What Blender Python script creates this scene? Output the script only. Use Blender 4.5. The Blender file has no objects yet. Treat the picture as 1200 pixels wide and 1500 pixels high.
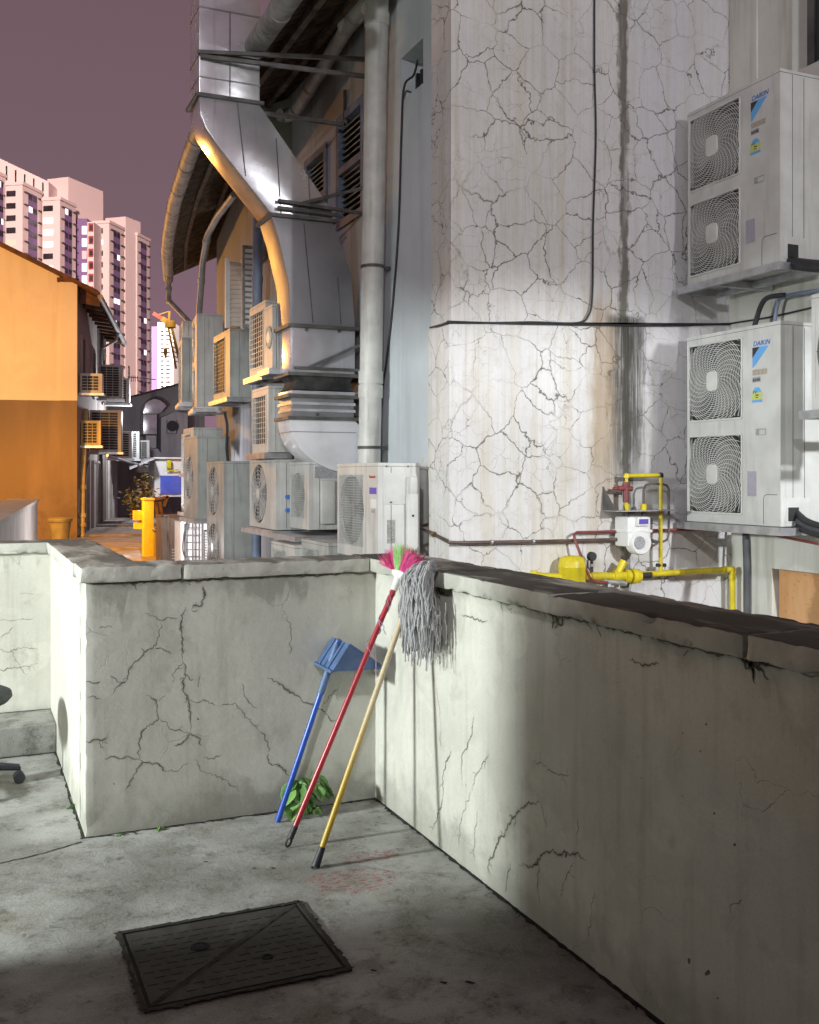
import bpy, bmesh, math, random
from mathutils import Vector, Matrix
random.seed(7)
S = bpy.context.scene
COL = S.collection
R = math.radians

# ------------------------------------------------------------------ camera
FOC = 1492.0            # focal length in photo pixels (photo is 1200 wide)
HOR = 697.0             # horizon row
CAMZ = 1.48
YAW = math.atan2(.401, .916)
cd = bpy.data.cameras.new('camera'); cam = bpy.data.objects.new('camera', cd); COL.objects.link(cam)
cd.sensor_fit = 'HORIZONTAL'; cd.sensor_width = 36; cd.lens = 36 * FOC / 1200
cd.shift_y = -(750 - HOR) / 1200
cd.clip_start = .05; cd.clip_end = 2000
cam.location = (0, 0, CAMZ); cam.rotation_euler = (R(90), 0, -YAW)
S.camera = cam

# ------------------------------------------------------------------ world: light-polluted night sky
W = bpy.data.worlds.new('World'); S.world = W; W.use_nodes = True
wn = W.node_tree; wn.nodes.clear()
wo = wn.nodes.new('ShaderNodeOutputWorld'); wb = wn.nodes.new('ShaderNodeBackground')
wr = wn.nodes.new('ShaderNodeValToRGB'); wc = wn.nodes.new('ShaderNodeTexCoord'); ws = wn.nodes.new('ShaderNodeSeparateXYZ')
wn.links.new(wc.outputs['Generated'], ws.inputs[0]); wn.links.new(ws.outputs['Z'], wr.inputs[0])
wr.color_ramp.elements[0].position = 0.0; wr.color_ramp.elements[0].color = (.23, .130, .175, 1)
wr.color_ramp.elements[1].position = .45; wr.color_ramp.elements[1].color = (.125, .078, .090, 1)
e = wr.color_ramp.elements.new(.12); e.color = (.190, .112, .145, 1)
e = wr.color_ramp.elements.new(.22); e.color = (.150, .093, .113, 1)
wn.links.new(wr.outputs[0], wb.inputs[0]); wb.inputs[1].default_value = 1.28
wn.links.new(wb.outputs[0], wo.inputs[0])

# ------------------------------------------------------------------ lamps of the place and added lights (all out of frame)
def point(name, loc, power, col, rad):
    l = bpy.data.lights.new(name, 'POINT'); l.energy = power; l.color = col; l.shadow_soft_size = rad
    o = bpy.data.objects.new(name, l); o.location = loc; COL.objects.link(o); return o
def spot(name, loc, target, power, col, rad, angle, blend=.5):
    l = bpy.data.lights.new(name, 'SPOT'); l.energy = power; l.color = col; l.shadow_soft_size = rad
    l.spot_size = R(angle); l.spot_blend = blend
    o = bpy.data.objects.new(name, l); o.location = loc
    o.rotation_euler = (Vector(target) - Vector(loc)).to_track_quat('-Z', 'Y').to_euler(); COL.objects.link(o); return o
LAMP = Vector((-4.6, 3.93, 2.2))
point('terrace_lamp_light', LAMP, 2350, (.93, 1.0, .985), .24)          # lamp under the canopy on the left
spot('yard_lamp_light', (5.0, -3.2, 4.45), (4.35, 6.1, 4.1), 620, (.97, .98, 1.0), .08, 31, .25)   # shaded lamp on the side wall, right of the camera
point('street_lamp_light', (-1.4, 24.4, 4.3), 2300, (1.0, .44, .08), .2)  # sodium street lamp in the lane
spot('lane_lamp_light', (-.4, 20.0, 3.6), (1.7, 23.0, -.3), 5200, (1.0, .38, .025), .12, 105, .4)     # hooded sodium lamp over the lane steps
point('far_lane_light', (5.8, 37.4, 3.6), 600, (.93, .95, 1.0), .15)      # white lamp at the lane end
point('store_light', (2.5, 14.2, .5), 170, (1.0, .93, .95), .08)         # white lamp by the ladder
point('rear_fill_light', (-2.0, -3.0, 5.6), 1150, (.97, .98, 1.0), .22)   # added fill light high behind the camera, above the overhead slab
spot('wall_flood_light', (5.0, -.3, 3.05), (3.75, 6.08, .25), 1400, (.95, .98, 1.0), .07, 46, .5)   # lamp low on the side wall, lights the pillar foot
TOWER_F = (Vector((.401, .916, 0)), Vector((.916, -.401, 0)))
def camxy(right, fwd, z=0):
    return TOWER_F[1] * right + TOWER_F[0] * fwd + Vector((0, 0, z))
spot('tower_fill_light', camxy(-20, -40, 85), camxy(-80, 240, 45), 5400000, (1.0, .73, .65), 2.0, 26, .3)  # added light for the towers, set high behind the camera
spot('tower_fill_light', camxy(-75, 300, 60), camxy(-92, 380, 35), 1500000, (1.0, .85, .78), 2.0, 60)  # second added light, for the far bright tower alone

vs = S.view_settings
S.display_settings.display_device = 'sRGB'
vs.view_transform = 'Standard'; vs.look = 'None'; vs.exposure = 0; vs.gamma = 1; vs.use_curve_mapping = False
S.cycles.use_denoising = True
S.cycles.max_bounces = 4; S.cycles.use_adaptive_sampling = True; S.cycles.adaptive_threshold = .02
S.cycles.caustics_reflective = False; S.cycles.caustics_refractive = False; S.cycles.sample_clamp_indirect = 4

# ------------------------------------------------------------------ helpers
def pt(px, py, x=None, y=None, z=None):
    """world point where the photo ray through (px,py) meets the plane x=, y= or z="""
    a = (px - 600) / FOC; b = (HOR - py) / FOC
    d = Vector((.916 * a + .401, -.401 * a + .916, b))
    t = x / d.x if x is not None else (y / d.y if y is not None else (z - CAMZ) / d.z)
    return Vector((0, 0, CAMZ)) + d * t

ORG = {}
class MB:
    def __init__(s, M=None): s.v = []; s.f = []; s.M = M
    def add(s, vs, fs):
        n = len(s.v); s.v += [Vector(p) for p in vs]; s.f += [tuple(i + n for i in f) for f in fs]; return s
    def box(s, x0, x1, y0, y1, z0, z1):
        return s.add([(x0,y0,z0),(x1,y0,z0),(x1,y1,z0),(x0,y1,z0),(x0,y0,z1),(x1,y0,z1),(x1,y1,z1),(x0,y1,z1)],
              [(0,3,2,1),(4,5,6,7),(0,1,5,4),(1,2,6,5),(2,3,7,6),(3,0,4,7)])
    def prism(s, poly, ext):
        """poly: 3D points of a planar polygon, ext: extrusion vector"""
        n = len(poly); p = [Vector(q) for q in poly]; ext = Vector(ext)
        return s.add(p + [q + ext for q in p],
              [tuple(range(n))[::-1], tuple(range(n, 2*n))] + [(i, (i+1) % n, n + (i+1) % n, n + i) for i in range(n)])
    def tube(s, path, r, n=8, caps=True, closed=False):
        P = [Vector(p) for p in path]; m = len(P)
        rr = r if isinstance(r, (list, tuple)) else [r] * m
        vs = []; ref = None
        for i, p in enumerate(P):
            if closed: d = P[(i+1) % m] - P[i-1]
            else: d = (P[min(i+1, m-1)] - P[max(i-1, 0)])
            if d.length < 1e-9: d = Vector((0,0,1))
            d.normalize()
            if ref is None:
                ref = Vector((0,0,1)) if abs(d.z) < .9 else Vector((1,0,0))
            u = ref - d * ref.dot(d)
            if u.length < 1e-6: u = d.orthogonal()
            u.normalize(); ref = u; w = d.cross(u)
            for k in range(n):
                a = 2*math.pi*(k + .5)/n
                vs.append(p + (u*math.cos(a) + w*math.sin(a)) * rr[i])
        fs = []
        for i in range(m if closed else m-1):
            j = (i+1) % m
            for k in range(n):
                fs.append((i*n+k, i*n+(k+1) % n, j*n+(k+1) % n, j*n+k))
        if caps and not closed:
            fs.append(tuple(range(n))[::-1]); fs.append(tuple((m-1)*n + k for k in range(n)))
        return s.add(vs, fs)
    def cyl(s, p0, p1, r, n=16, r1=None): return s.tube([p0, p1], [r, r if r1 is None else r1], n)
    def bar(s, p0, p1, w, h=None):
        """square bar"""
        p0, p1 = Vector(p0), Vector(p1); h = h or w; d = (p1-p0).normalized()
        ref = Vector((0,0,1)) if abs(d.z) < .9 else Vector((0,1,0))
        u = d.cross(ref).normalized(); q = d.cross(u)
        vs = []
        for p in (p0, p1):
            for a, b in ((-1,-1),(1,-1),(1,1),(-1,1)): vs.append(p + u*a*w/2 + q*b*h/2)
        return s.add(vs, [(0,3,2,1),(4,5,6,7),(0,1,5,4),(1,2,6,5),(2,3,7,6),(3,0,4,7)])
    def lathe(s, c, prof, n=20, axis='z'):
        c = Vector(c); vs = []; fs = []
        for (r, h) in prof:
            for k in range(n):
                a = 2*math.pi*k/n; x, y = r*math.cos(a), r*math.sin(a)
                vs.append(c + (Vector((x,y,h)) if axis == 'z' else Vector((x,h,y)) if axis == 'y' else Vector((h,x,y))))
        for i in range(len(prof)-1):
            for k in range(n): fs.append((i*n+k, i*n+(k+1) % n, (i+1)*n+(k+1) % n, (i+1)*n+k))
        fs.append(tuple(range(n))[::-1]); fs.append(tuple((len(prof)-1)*n+k for k in range(n)))
        return s.add(vs, fs)
    def build(s, name, mat, parent=None, bevel=0, smooth=False, fix=True, segs=2):
        M = s.M
        vs = [M @ v for v in s.v] if M is not None else s.v
        o0 = ORG.get(parent.name, Vector()) if parent else Vector()
        me = bpy.data.meshes.new(name)
        me.from_pydata([v - o0 for v in vs], [], s.f)
        if fix or bevel:
            bm = bmesh.new(); bm.from_mesh(me)
            if bevel:
                bmesh.ops.remove_doubles(bm, verts=bm.verts, dist=1e-6)
            bmesh.ops.recalc_face_normals(bm, faces=bm.faces)
            if bevel:
                es = [e for e in bm.edges if len(e.link_faces) == 2 and e.calc_face_angle(0) > .6]
                bmesh.ops.bevel(bm, geom=es, offset=bevel, segments=segs, profile=.6, affect='EDGES', clamp_overlap=True)
            bm.to_mesh(me); bm.free()
        if smooth or bevel:
            me.shade_smooth(); me.set_sharp_from_angle(angle=R(38))
        me.materials.append(mat)
        o = bpy.data.objects.new(name, me); COL.objects.link(o)
        if parent: o.parent = parent; ORG[o.name] = o0
        return o

def tag(o, label, cat, group=None):
    o['label'] = label; o['category'] = cat
    if group: o['group'] = group
    return o
def thing(name, label, cat, loc=(0,0,0), group=None):
    o = bpy.data.objects.new(name, None); COL.objects.link(o); o.location = loc; o.empty_display_size = .1
    ORG[o.name] = Vector(loc)
    return tag(o, label, cat, group)
def structure(o): o['kind'] = 'structure'; return o
def stuff(o): o['kind'] = 'stuff'; return o

def grid_wall(mb, u0, u1, v0, v1, holes, depth, f):
    """a wall sheet with rectangular openings and reveals; f(u,v,d) maps to world (d = depth into wall)"""
    us = sorted({u0, u1} | {h[0] for h in holes} | {h[1] for h in holes})
    vs = sorted({v0, v1} | {h[2] for h in holes} | {h[3] for h in holes})
    for i in range(len(us)-1):
        for j in range(len(vs)-1):
            cu, cv = (us[i]+us[i+1])/2, (vs[j]+vs[j+1])/2
            if any(h[0] < cu < h[1] and h[2] < cv < h[3] for h in holes): continue
            mb.add([f(us[i],vs[j],0), f(us[i+1],vs[j],0), f(us[i+1],vs[j+1],0), f(us[i],vs[j+1],0)], [(0,1,2,3)])
    for (a,b,c,d) in list(holes) + [(u0,u1,v0,v1)]:
        for (p,q) in (((a,c),(b,c)),((b,c),(b,d)),((b,d),(a,d)),((a,d),(a,c))):
            mb.add([f(p[0],p[1],0), f(q[0],q[1],0), f(q[0],q[1],depth), f(p[0],p[1],depth)], [(0,1,2,3)])
    return mb

def text_part(txt, size, M, mat, parent, name='lettering', shear=0, align='LEFT', ext=.0006):
    cu = bpy.data.curves.new(name, 'FONT'); cu.body = txt; cu.size = size; cu.shear = shear; cu.extrude = ext; cu.align_x = align
    cu.resolution_u = 3; cu.offset = size * .012
    to = bpy.data.objects.new('tmp', cu); COL.objects.link(to)
    dg = bpy.context.evaluated_depsgraph_get(); me = bpy.data.meshes.new_from_object(to.evaluated_get(dg))
    bpy.data.objects.remove(to)
    me.transform(Matrix.Translation(-ORG.get(parent.name, Vector())) @ M)
    me.materials.clear(); me.materials.append(mat); me.name = name
    o = bpy.data.objects.new(name, me); COL.objects.link(o); o.parent = parent; return o

# ------------------------------------------------------------------ material helpers
class Mat:
    def __init__(s, name):
        s.m = bpy.data.materials.new(name); s.m.use_nodes = True; s.t = s.m.node_tree
        s.b = s.t.nodes['Principled BSDF']; s.g = None
    def n(s, k): return s.t.nodes.new(k)
    def l(s, a, b): s.t.links.new(a, b)
    def pos(s):
        if s.g is None: s.g = s.n('ShaderNodeNewGeometry').outputs['Position']
        return s.g
    def sep(s, v=None):
        q = s.n('ShaderNodeSeparateXYZ'); s.l(v or s.pos(), q.inputs[0]); return q.outputs
    def comb(s, x, y, z):
        q = s.n('ShaderNodeCombineXYZ')
        for i, c in enumerate((x, y, z)): s.put(q.inputs[i], c)
        return q.outputs[0]
    def put(s, inp, v):
        if isinstance(v, bpy.types.NodeSocket): s.l(v, inp)
        elif isinstance(v, (tuple, list)) and inp.type == 'RGBA': inp.default_value = (*v[:3], 1)
        else: inp.default_value = v
    def math(s, op, a, b=0, c=None, clamp=False):
        q = s.n('ShaderNodeMath'); q.operation = op; q.use_clamp = clamp; s.put(q.inputs[0], a); s.put(q.inputs[1], b)
        if c is not None: s.put(q.inputs[2], c)
        return q.outputs[0]
    def vmath(s, op, a, b=(0,0,0)):
        q = s.n('ShaderNodeVectorMath'); q.operation = op; s.put(q.inputs[0], a)
        if op == 'SCALE': s.put(q.inputs[3], b)
        else: s.put(q.inputs[1], b)
        return q.outputs[0]
    def noise(s, scale, detail=4, rough=.55, vec=None, col=False, stretch=None, dist=0):
        v = vec or s.pos()
        if stretch: v = s.vmath('MULTIPLY', v, stretch)
        q = s.n('ShaderNodeTexNoise'); s.l(v, q.inputs['Vector']); q.inputs['Scale'].default_value = scale
        q.inputs['Detail'].default_value = min(detail, 4); q.inputs['Roughness'].default_value = rough; q.inputs['Distortion'].default_value = dist
        return q.outputs['Color' if col else 'Fac']
    def voro(s, scale, vec=None, feat='DISTANCE_TO_EDGE', dims='3D'):
        q = s.n('ShaderNodeTexVoronoi'); q.voronoi_dimensions = dims; q.feature = feat
        s.l(vec or s.pos(), q.inputs['Vector']); q.inputs['Scale'].default_value = scale
        return q.outputs['Distance']
    def step(s, x, lo, hi, a=0., b=1.):
        q = s.n('ShaderNodeMapRange'); q.interpolation_type = 'SMOOTHSTEP'
        s.put(q.inputs[0], x); s.put(q.inputs[1], lo); s.put(q.inputs[2], hi); q.inputs[3].default_value = a; q.inputs[4].default_value = b
        return q.outputs[0]
    def mix(s, f, a, b, mode='MIX'):
        q = s.n('ShaderNodeMix'); q.data_type = 'RGBA'; q.blend_type = mode
        s.put(q.inputs[0], f); s.put(q.inputs[6], a); s.put(q.inputs[7], b); return q.outputs[2]
    def bump(s, h, strength=.3, dist=.01):
        q = s.n('ShaderNodeBump'); q.inputs['Strength'].default_value = strength; q.inputs['Distance'].default_value = dist
        s.put(q.inputs['Height'], h); s.l(q.outputs[0], s.b.inputs['Normal'])
    def out(s, col, rough=.8, metal=0, spec=None):
        s.put(s.b.inputs['Base Color'], col); s.put(s.b.inputs['Roughness'], rough); s.put(s.b.inputs['Metallic'], metal)
        if spec is not None: s.b.inputs['Specular IOR Level'].default_value = spec
        return s.m
def plain(name, col, rough=.5, metal=0, var=.12, scale=6, dirt=None):
    m = Mat(name); n = m.noise(scale, 5)
    dk = tuple(c*(1-var*2) for c in col); lt = tuple(min(1, c*(1+var)) for c in col)
    c = m.mix(m.step(n, .3, .7), dk, lt)
    if dirt:
        st = m.noise(5, 5, stretch=(4, 4, .35)); c = m.mix(m.math('MULTIPLY', m.step(st, .52, .72), dirt), c, (.10, .085, .065))
    m.put(m.b.inputs['Roughness'], rough)
    return m.out(c, rough, metal)
def emis(name, col, strength, base=(.1,.1,.1)):
    m = Mat(name); m.b.inputs['Emission Color'].default_value = (*col, 1); m.b.inputs['Emission Strength'].default_value = strength
    return m.out(base, .5)

# ---- plaster of the parapets
def parapet_mat(name, base, grime=.6, green=0.):
    m = Mat(name); x, y, z = m.sep()
    big = m.noise(1.7, 6, .6); fine = m.noise(38, 6, .65); mid = m.noise(7, 6, .6)
    streak = m.noise(4.5, 5, .6, stretch=(3.2, 3.2, .22))
    c = m.mix(m.step(big, .3, .72), tuple(v*.86 for v in base), base)
    c = m.mix(m.math('MULTIPLY', m.step(mid, .45, .75), .30), c, tuple(v*.70 for v in base))
    c = m.mix(m.math('MULTIPLY', m.step(streak, .50, .74), .34), c, (base[0]*.52, base[1]*.51, base[2]*.45))
    # splash dirt rising from the floor, run-off grime below the coping (own ragged shapes)
    lo = m.math('MULTIPLY', m.step(m.math('ADD', z, m.math('MULTIPLY', mid, -.30)), -.10, .06, 1, 0), .6)
    c = m.mix(m.math('MULTIPLY', lo, grime), c, (.10, .10, .075))
    drip = m.math('SUBTRACT', 1.035, m.math('MULTIPLY', m.step(m.noise(6, 6, .65, stretch=(1, 1, .12)), .42, .75), .26))
    hi = m.math('MULTIPLY', m.step(m.math('SUBTRACT', z, drip), -.03, .05), m.step(mid, .36, .62))
    c = m.mix(m.math('MULTIPLY', hi, grime*.5), c, (.11, .115, .08))
    pat = m.noise(2.9, 5, .6, vec=m.vmath('ADD', m.pos(), (4, 1, 2)), dist=.8)
    c = m.mix(m.math('MULTIPLY', m.step(pat, .52, .60), .28), c, tuple(min(1, v*1.16) for v in base))
    brush = m.noise(30, 4, .6, stretch=(1, 1, .12)); c = m.mix(m.math('MULTIPLY', m.step(brush, .5, .75), .22), c, tuple(v*.66 for v in base))
    c = m.mix(m.math('MULTIPLY', m.step(m.noise(3.7, 5, .7, vec=m.vmath('ADD', m.pos(), (9, 2, 5))), .58, .70), .32), c, (.30, .285, .225))
    gr = m.noise(170, 4, .75); c = m.mix(m.math('MULTIPLY', m.step(gr, .52, .70), .34), c, tuple(v*.55 for v in base)); c = m.mix(m.math('MULTIPLY', m.step(gr, .45, .32), .25), c, tuple(min(1, v*1.25) for v in base))
    spots = m.step(m.noise(95, 3, .5), .70, .76)
    c = m.mix(m.math('MULTIPLY', spots, .35), c, (.12, .11, .09))
    # hairline crazing
    dv = m.vmath('ADD', m.pos(), m.vmath('SCALE', m.vmath('SUBTRACT', m.noise(5, 4, col=True), (.5,.5,.5)), .16))
    hair = m.math('MULTIPLY', m.step(m.voro(3.1, dv), .0, .006, 1, 0), m.step(m.noise(2.1, 3), .52, .66))
    c = m.mix(m.math('MULTIPLY', hair, .55), c, (.13, .12, .10))
    if green: c = m.mix(m.math('MULTIPLY', m.step(m.noise(3.3, 5), .5, .75), green), c, (.24, .27, .20))
    h = m.math('ADD', m.math('MULTIPLY', fine, .5), m.math('ADD', mid, m.math('MULTIPLY', hair, -1.2)))
    m.bump(h, .35, .006)
    return m.out(c, .86, spec=.25)
M_PAR = parapet_mat('parapet_plaster', (.60, .595, .53))
M_PARL = parapet_mat('parapet_plaster_front', (.56, .56, .50), .8, .15)
def coping_mat(name, base=(.50, .50, .44), dark=1.):
    m = Mat(name); x, y, z = m.sep()
    nrm = m.n('ShaderNodeNewGeometry').outputs['True Normal']; nz = m.sep(nrm)[2]
    mid = m.noise(6, 6, .62); st = m.noise(5, 6, .6, stretch=(1.0, .28, 1)); fine = m.noise(45, 5, .6)
    c = m.mix(m.step(mid, .35, .7), tuple(v*.75 for v in base), base)
    # black algae lives on the horizontal top, streaked
    alg = m.math('MULTIPLY', m.step(nz, .5, .9), m.step(st, .36, .56))
    c = m.mix(m.math('MULTIPLY', alg, dark), c, (.075, .075, .066))
    edge = m.math('MULTIPLY', m.step(m.noise(11, 5, .65), .52, .70), m.step(z, 1.075, 1.045))
    c = m.mix(m.math('MULTIPLY', edge, .75), c, (.085, .085, .065))
    c = m.mix(m.math('MULTIPLY', m.step(m.noise(60, 3), .68, .76), .4), c, (.10, .10, .08))
    m.bump(m.math('ADD', fine, mid), .4, .006)
    return m.out(c, .9, spec=.2)
M_COPE = coping_mat('coping_weathered'); M_COPEL = coping_mat('coping_pale', (.58, .58, .52), .8)
m = Mat('crack_dark'); M_CRACK = m.out(m.mix(m.noise(14, 3), (.07, .066, .055), (.20, .19, .155)), .95, spec=.1)
m = Mat('crack_halo'); m.b.inputs['Alpha'].default_value = .17; M_HALO = m.out(m.mix(m.noise(14, 3), (.10, .095, .075), (.22, .205, .165)), .95, spec=.1)
m = Mat('crack_fine'); M_CRACK2 = m.out(m.mix(m.noise(14, 3), (.12, .115, .10), (.30, .29, .25)), .95, spec=.1)

# ---- terrace floor concrete
m = Mat('floor_concrete'); x, y, z = m.sep()
big = m.noise(1.3, 7, .62, dist=.4); mid = m.noise(5.5, 7, .65); fine = m.noise(60, 6, .7); worm = m.noise(17, 6, .7, dist=1.2)
c = m.mix(m.step(big, .34, .66), (.20, .20, .18), (.40, .405, .385))
c = m.mix(m.math('MULTIPLY', m.step(mid, .44, .66), .62), c, (.155, .152, .130))
c = m.mix(m.math('MULTIPLY', m.step(worm, .55, .72), .42), c, (.10, .10, .088))
c = m.mix(m.math('MULTIPLY', m.step(fine, .55, .75), .40), c, (.50, .50, .48))
c = m.mix(m.math('MULTIPLY', m.step(m.noise(2.6, 5, .6, vec=m.vmath('ADD', m.pos(), (7, 3, 0))), .56, .74), .45), c, (.19, .155, .09))
# worn red paint spatter beside the mop
def blob(cx, cy, rx, ry):
    a = m.math('DIVIDE', m.math('SUBTRACT', x, cx), rx); b = m.math('DIVIDE', m.math('SUBTRACT', y, cy), ry)
    return m.step(m.math('ADD', m.math('MULTIPLY', a, a), m.math('MULTIPLY', b, b)), .25, 1.0, 1, 0)
p1 = pt(545, 1255, z=0); p2 = pt(520, 1290, z=0); p3 = pt(475, 1285, z=0)
mask = m.math('MAXIMUM', blob(p1.x, p1.y, .14, .07), m.math('MAXIMUM', blob(p2.x, p2.y, .20, .14), blob(p3.x, p3.y, .12, .05)))
sp = m.math('MULTIPLY', m.step(m.math('ADD', mask, m.math('SUBTRACT', m.noise(13, 4, .7), .5)), .35, .6), m.step(m.noise(58, 5, .75, stretch=(.6, 1.2, 1)), .50, .58))
c = m.mix(m.math('MULTIPLY', sp, .75), c, (.30, .045, .055))
m.bump(m.math('ADD', m.math('MULTIPLY', fine, .6), m.math('ADD', mid, worm)), .45, .006)
grit = m.noise(150, 4, .75); c = m.mix(m.math('MULTIPLY', m.step(grit, .54, .68), .55), c, (.085, .083, .072)); c = m.mix(m.math('MULTIPLY', m.step(grit, .46, .34), .35), c, (.52, .53, .52))
moss = m.noise(24, 4, .8, dist=.8); c = m.mix(m.math('MULTIPLY', m.math('MULTIPLY', m.step(moss, .52, .62), m.step(mid, .40, .60)), .6), c, (.085, .082, .062))
M_FLOOR = m.out(c, m.step(mid, .3, .8, .62, .9), spec=.3)

# ---- cracked render of the pillar
def pillar_mat(name, base, rust=True):
    m = Mat(name); x, y, z = m.sep()
    w = m.vmath('SUBTRACT', m.noise(4.2, 5, .6, col=True), (.5,.5,.5)); w2 = m.vmath('SUBTRACT', m.noise(22, 3, .6, col=True), (.5,.5,.5))
    p = m.vmath('ADD', m.vmath('MULTIPLY', m.pos(), (1, 1, 1.05)), m.vmath('ADD', m.vmath('SCALE', w, .17), m.vmath('SCALE', w2, .022)))
    a = m.voro(4.0, p); b = m.voro(8.6, m.vmath('ADD', p, (3.1, 0, 1.7)))
    ta = m.step(m.noise(2.4, 4), .30, .68, .0020, .0150); tb = m.step(m.noise(1.9, 3, vec=m.vmath('ADD', m.pos(), (5, 5, 5))), .50, .68, .0, .010)
    ca = m.step(m.math('DIVIDE', a, ta), .25, 1.45, 1, 0); cb = m.step(m.math('DIVIDE', b, m.math('MAXIMUM', tb, .0004)), .3, 1.1, 1, 0)
    ca = m.math('MULTIPLY', ca, m.step(m.noise(1.9, 4, .6, vec=m.vmath('ADD', m.pos(), (11, 3, 6))), .34, .48, .12, 1))
    halo = m.math('MAXIMUM', m.math('MULTIPLY', m.step(a, 0, .055, 1, 0), m.step(m.noise(3.1, 4), .42, .68)), m.math('MULTIPLY', m.step(b, 0, .03, 1, 0), .35))
    big = m.noise(1.4, 6, .6); mid = m.noise(8, 6, .62)
    st = m.noise(6, 6, .62, stretch=(1.5, 1.5, .07)); st2 = m.noise(17, 5, .6, vec=m.vmath('ADD', m.pos(), (2, 0, 9)), stretch=(1.5, 1.5, .05))
    c = m.mix(m.step(big, .3, .7), tuple(v*.88 for v in base), base)
    c = m.mix(m.math('MULTIPLY', m.step(st, .46, .64), .50), c, (base[0]*.80, base[1]*.75, base[2]*.60))
    c = m.mix(m.math('MULTIPLY', m.step(st2, .52, .70), .32), c, (base[0]*.60, base[1]*.55, base[2]*.45))
    st3 = m.noise(75, 3, .6, stretch=(1.5, 1.5, .03)); c = m.mix(m.math('MULTIPLY', m.step(st3, .48, .7), .22), c, (base[0]*.60, base[1]*.56, base[2]*.46))
    c = m.mix(m.math('MULTIPLY', m.step(mid, .52, .74), .30), c, (base[0]*.66, base[1]*.60, base[2]*.50))
    c = m.mix(m.math('MULTIPLY', halo, .42), c, (.33, .285, .22))
    if rust:
        jit = m.math('ADD', m.math('MULTIPLY', m.math('SUBTRACT', m.noise(3, 5, .65, stretch=(.3, .3, 1)), .5), .14), m.math('MULTIPLY', m.math('SUBTRACT', m.noise(26, 4, .65, stretch=(1, 1, .25)), .5), .12))
        def band(cx, wdt, n): return m.math('MULTIPLY', m.step(m.math('ABSOLUTE', m.math('SUBTRACT', m.math('ADD', x, jit), cx)), wdt*.3, wdt, 1, 0), n)
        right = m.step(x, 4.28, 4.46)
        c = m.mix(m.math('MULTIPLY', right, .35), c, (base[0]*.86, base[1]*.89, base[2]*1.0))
        fade_lo = m.step(z, .9, 1.9); 
        # soot-black run-off line down the joint and the rust beside it
        thin = band(4.36, .06, m.step(m.noise(9, 5, stretch=(1, 1, .15)), .15, .5))
        wide = m.math('MULTIPLY', band(4.38, .22, m.math('MULTIPLY', m.step(m.noise(8, 6, .65, stretch=(1.5, 1.5, .10)), .15, .45), m.step(m.noise(48, 3, .6, stretch=(1.5, 1.5, .04)), .28, .55, .45, 1))), m.math('MULTIPLY', m.step(z, 2.66, 2.60), fade_lo))
        c = m.mix(m.math('MULTIPLY', m.math('MULTIPLY', band(4.17, .17, m.step(m.noise(11, 6, .65, stretch=(1.6, 1.6, .07)), .26, .52)), m.math('MULTIPLY', m.step(z, 2.85, 2.60), m.step(z, .6, 1.9))), .62), c, (.27, .165, .065))
        c = m.mix(m.math('MULTIPLY', thin, .82), c, (.085, .072, .05))
        c = m.mix(m.math('MULTIPLY', wide, .93), c, (.050, .046, .038))
    ck = m.math('MAXIMUM', ca, m.math('MULTIPLY', cb, .8))
    c = m.mix(m.math('MULTIPLY', ck, .84), c, (.085, .078, .066))
    m.bump(m.math('SUBTRACT', m.math('ADD', mid, m.math('MULTIPLY', m.noise(50, 4), .4)), m.math('MULTIPLY', ck, 2.2)), .4, .006)
    return m.out(c, .85, spec=.25)
M_PIL = pillar_mat('cracked_render', (.69, .675, .67)); 
def wall_mat(name, base, stain=.35, sc=1.0, scol=(.17, .15, .115)):
    m = Mat(name); big = m.noise(1.1*sc, 6, .6); mid = m.noise(7*sc, 6, .62); st = m.noise(5*sc, 6, .62, stretch=(1.5, 1.5, .10))
    c = m.mix(m.step(big, .3, .7), tuple(v*.84 for v in base), base)
    c = m.mix(m.math('MULTIPLY', m.step(st, .48, .72), stain), c, scol)
    c = m.mix(m.math('MULTIPLY', m.step(mid, .52, .74), stain*.6), c, tuple(v*.66 for v in base))
    m.bump(m.math('ADD', mid, m.math('MULTIPLY', m.noise(40, 4), .5)), .25, .006)
    return m.out(c, .85, spec=.25)
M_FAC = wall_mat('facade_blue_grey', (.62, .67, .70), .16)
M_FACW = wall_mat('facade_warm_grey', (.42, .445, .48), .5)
M_SIDE = wall_mat('side_wall', (.66, .655, .60), .42, 1, (.22, .205, .14))
M_MOULD = wall_mat('mouldy_concrete', (.26, .265, .22), .7)
# ---- metals, plastics
def galv(name, base, rough=.3, met=.6):
    m = Mat(name); v = m.n('ShaderNodeTexVoronoi'); m.l(m.pos(), v.inputs['Vector']); v.inputs['Scale'].default_value = 26
    n = m.noise(3.2, 5); st = m.noise(5, 5, .6, stretch=(2, 2, .2))
    c = m.mix(m.step(n, .3, .7), tuple(b*.82 for b in base), base)
    c = m.mix(m.math('MULTIPLY', m.step(st, .58, .75), .35), c, (.20, .185, .16))
    m.bump(m.noise(2.1, 3), .12, .06)
    return m.out(c, m.math('ADD', rough, m.math('MULTIPLY', m.math('SUBTRACT', n, .5), .25)), met)
M_GALV = galv('galvanised_duct', (.72, .72, .75), .24); M_GALVL = galv('galvanised_elbow_lit', (.84, .84, .87), .32, .12)  # elbow gets a lighter copy of the duct metal to look lit
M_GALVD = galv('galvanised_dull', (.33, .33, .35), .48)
M_STEEL = plain('dark_angle_iron', (.13, .125, .12), .6, .3, .2)
M_ZINC = plain('zinc_tray', (.50, .51, .53), .4, .7, .12, 9)
M_AC = plain('ac_casing', (.60, .605, .585), .42, 0, .06, 4, .16)
M_ACG = plain('ac_casing_grey_green', (.40, .42, .40), .5, 0, .08, 4, .35)
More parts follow.
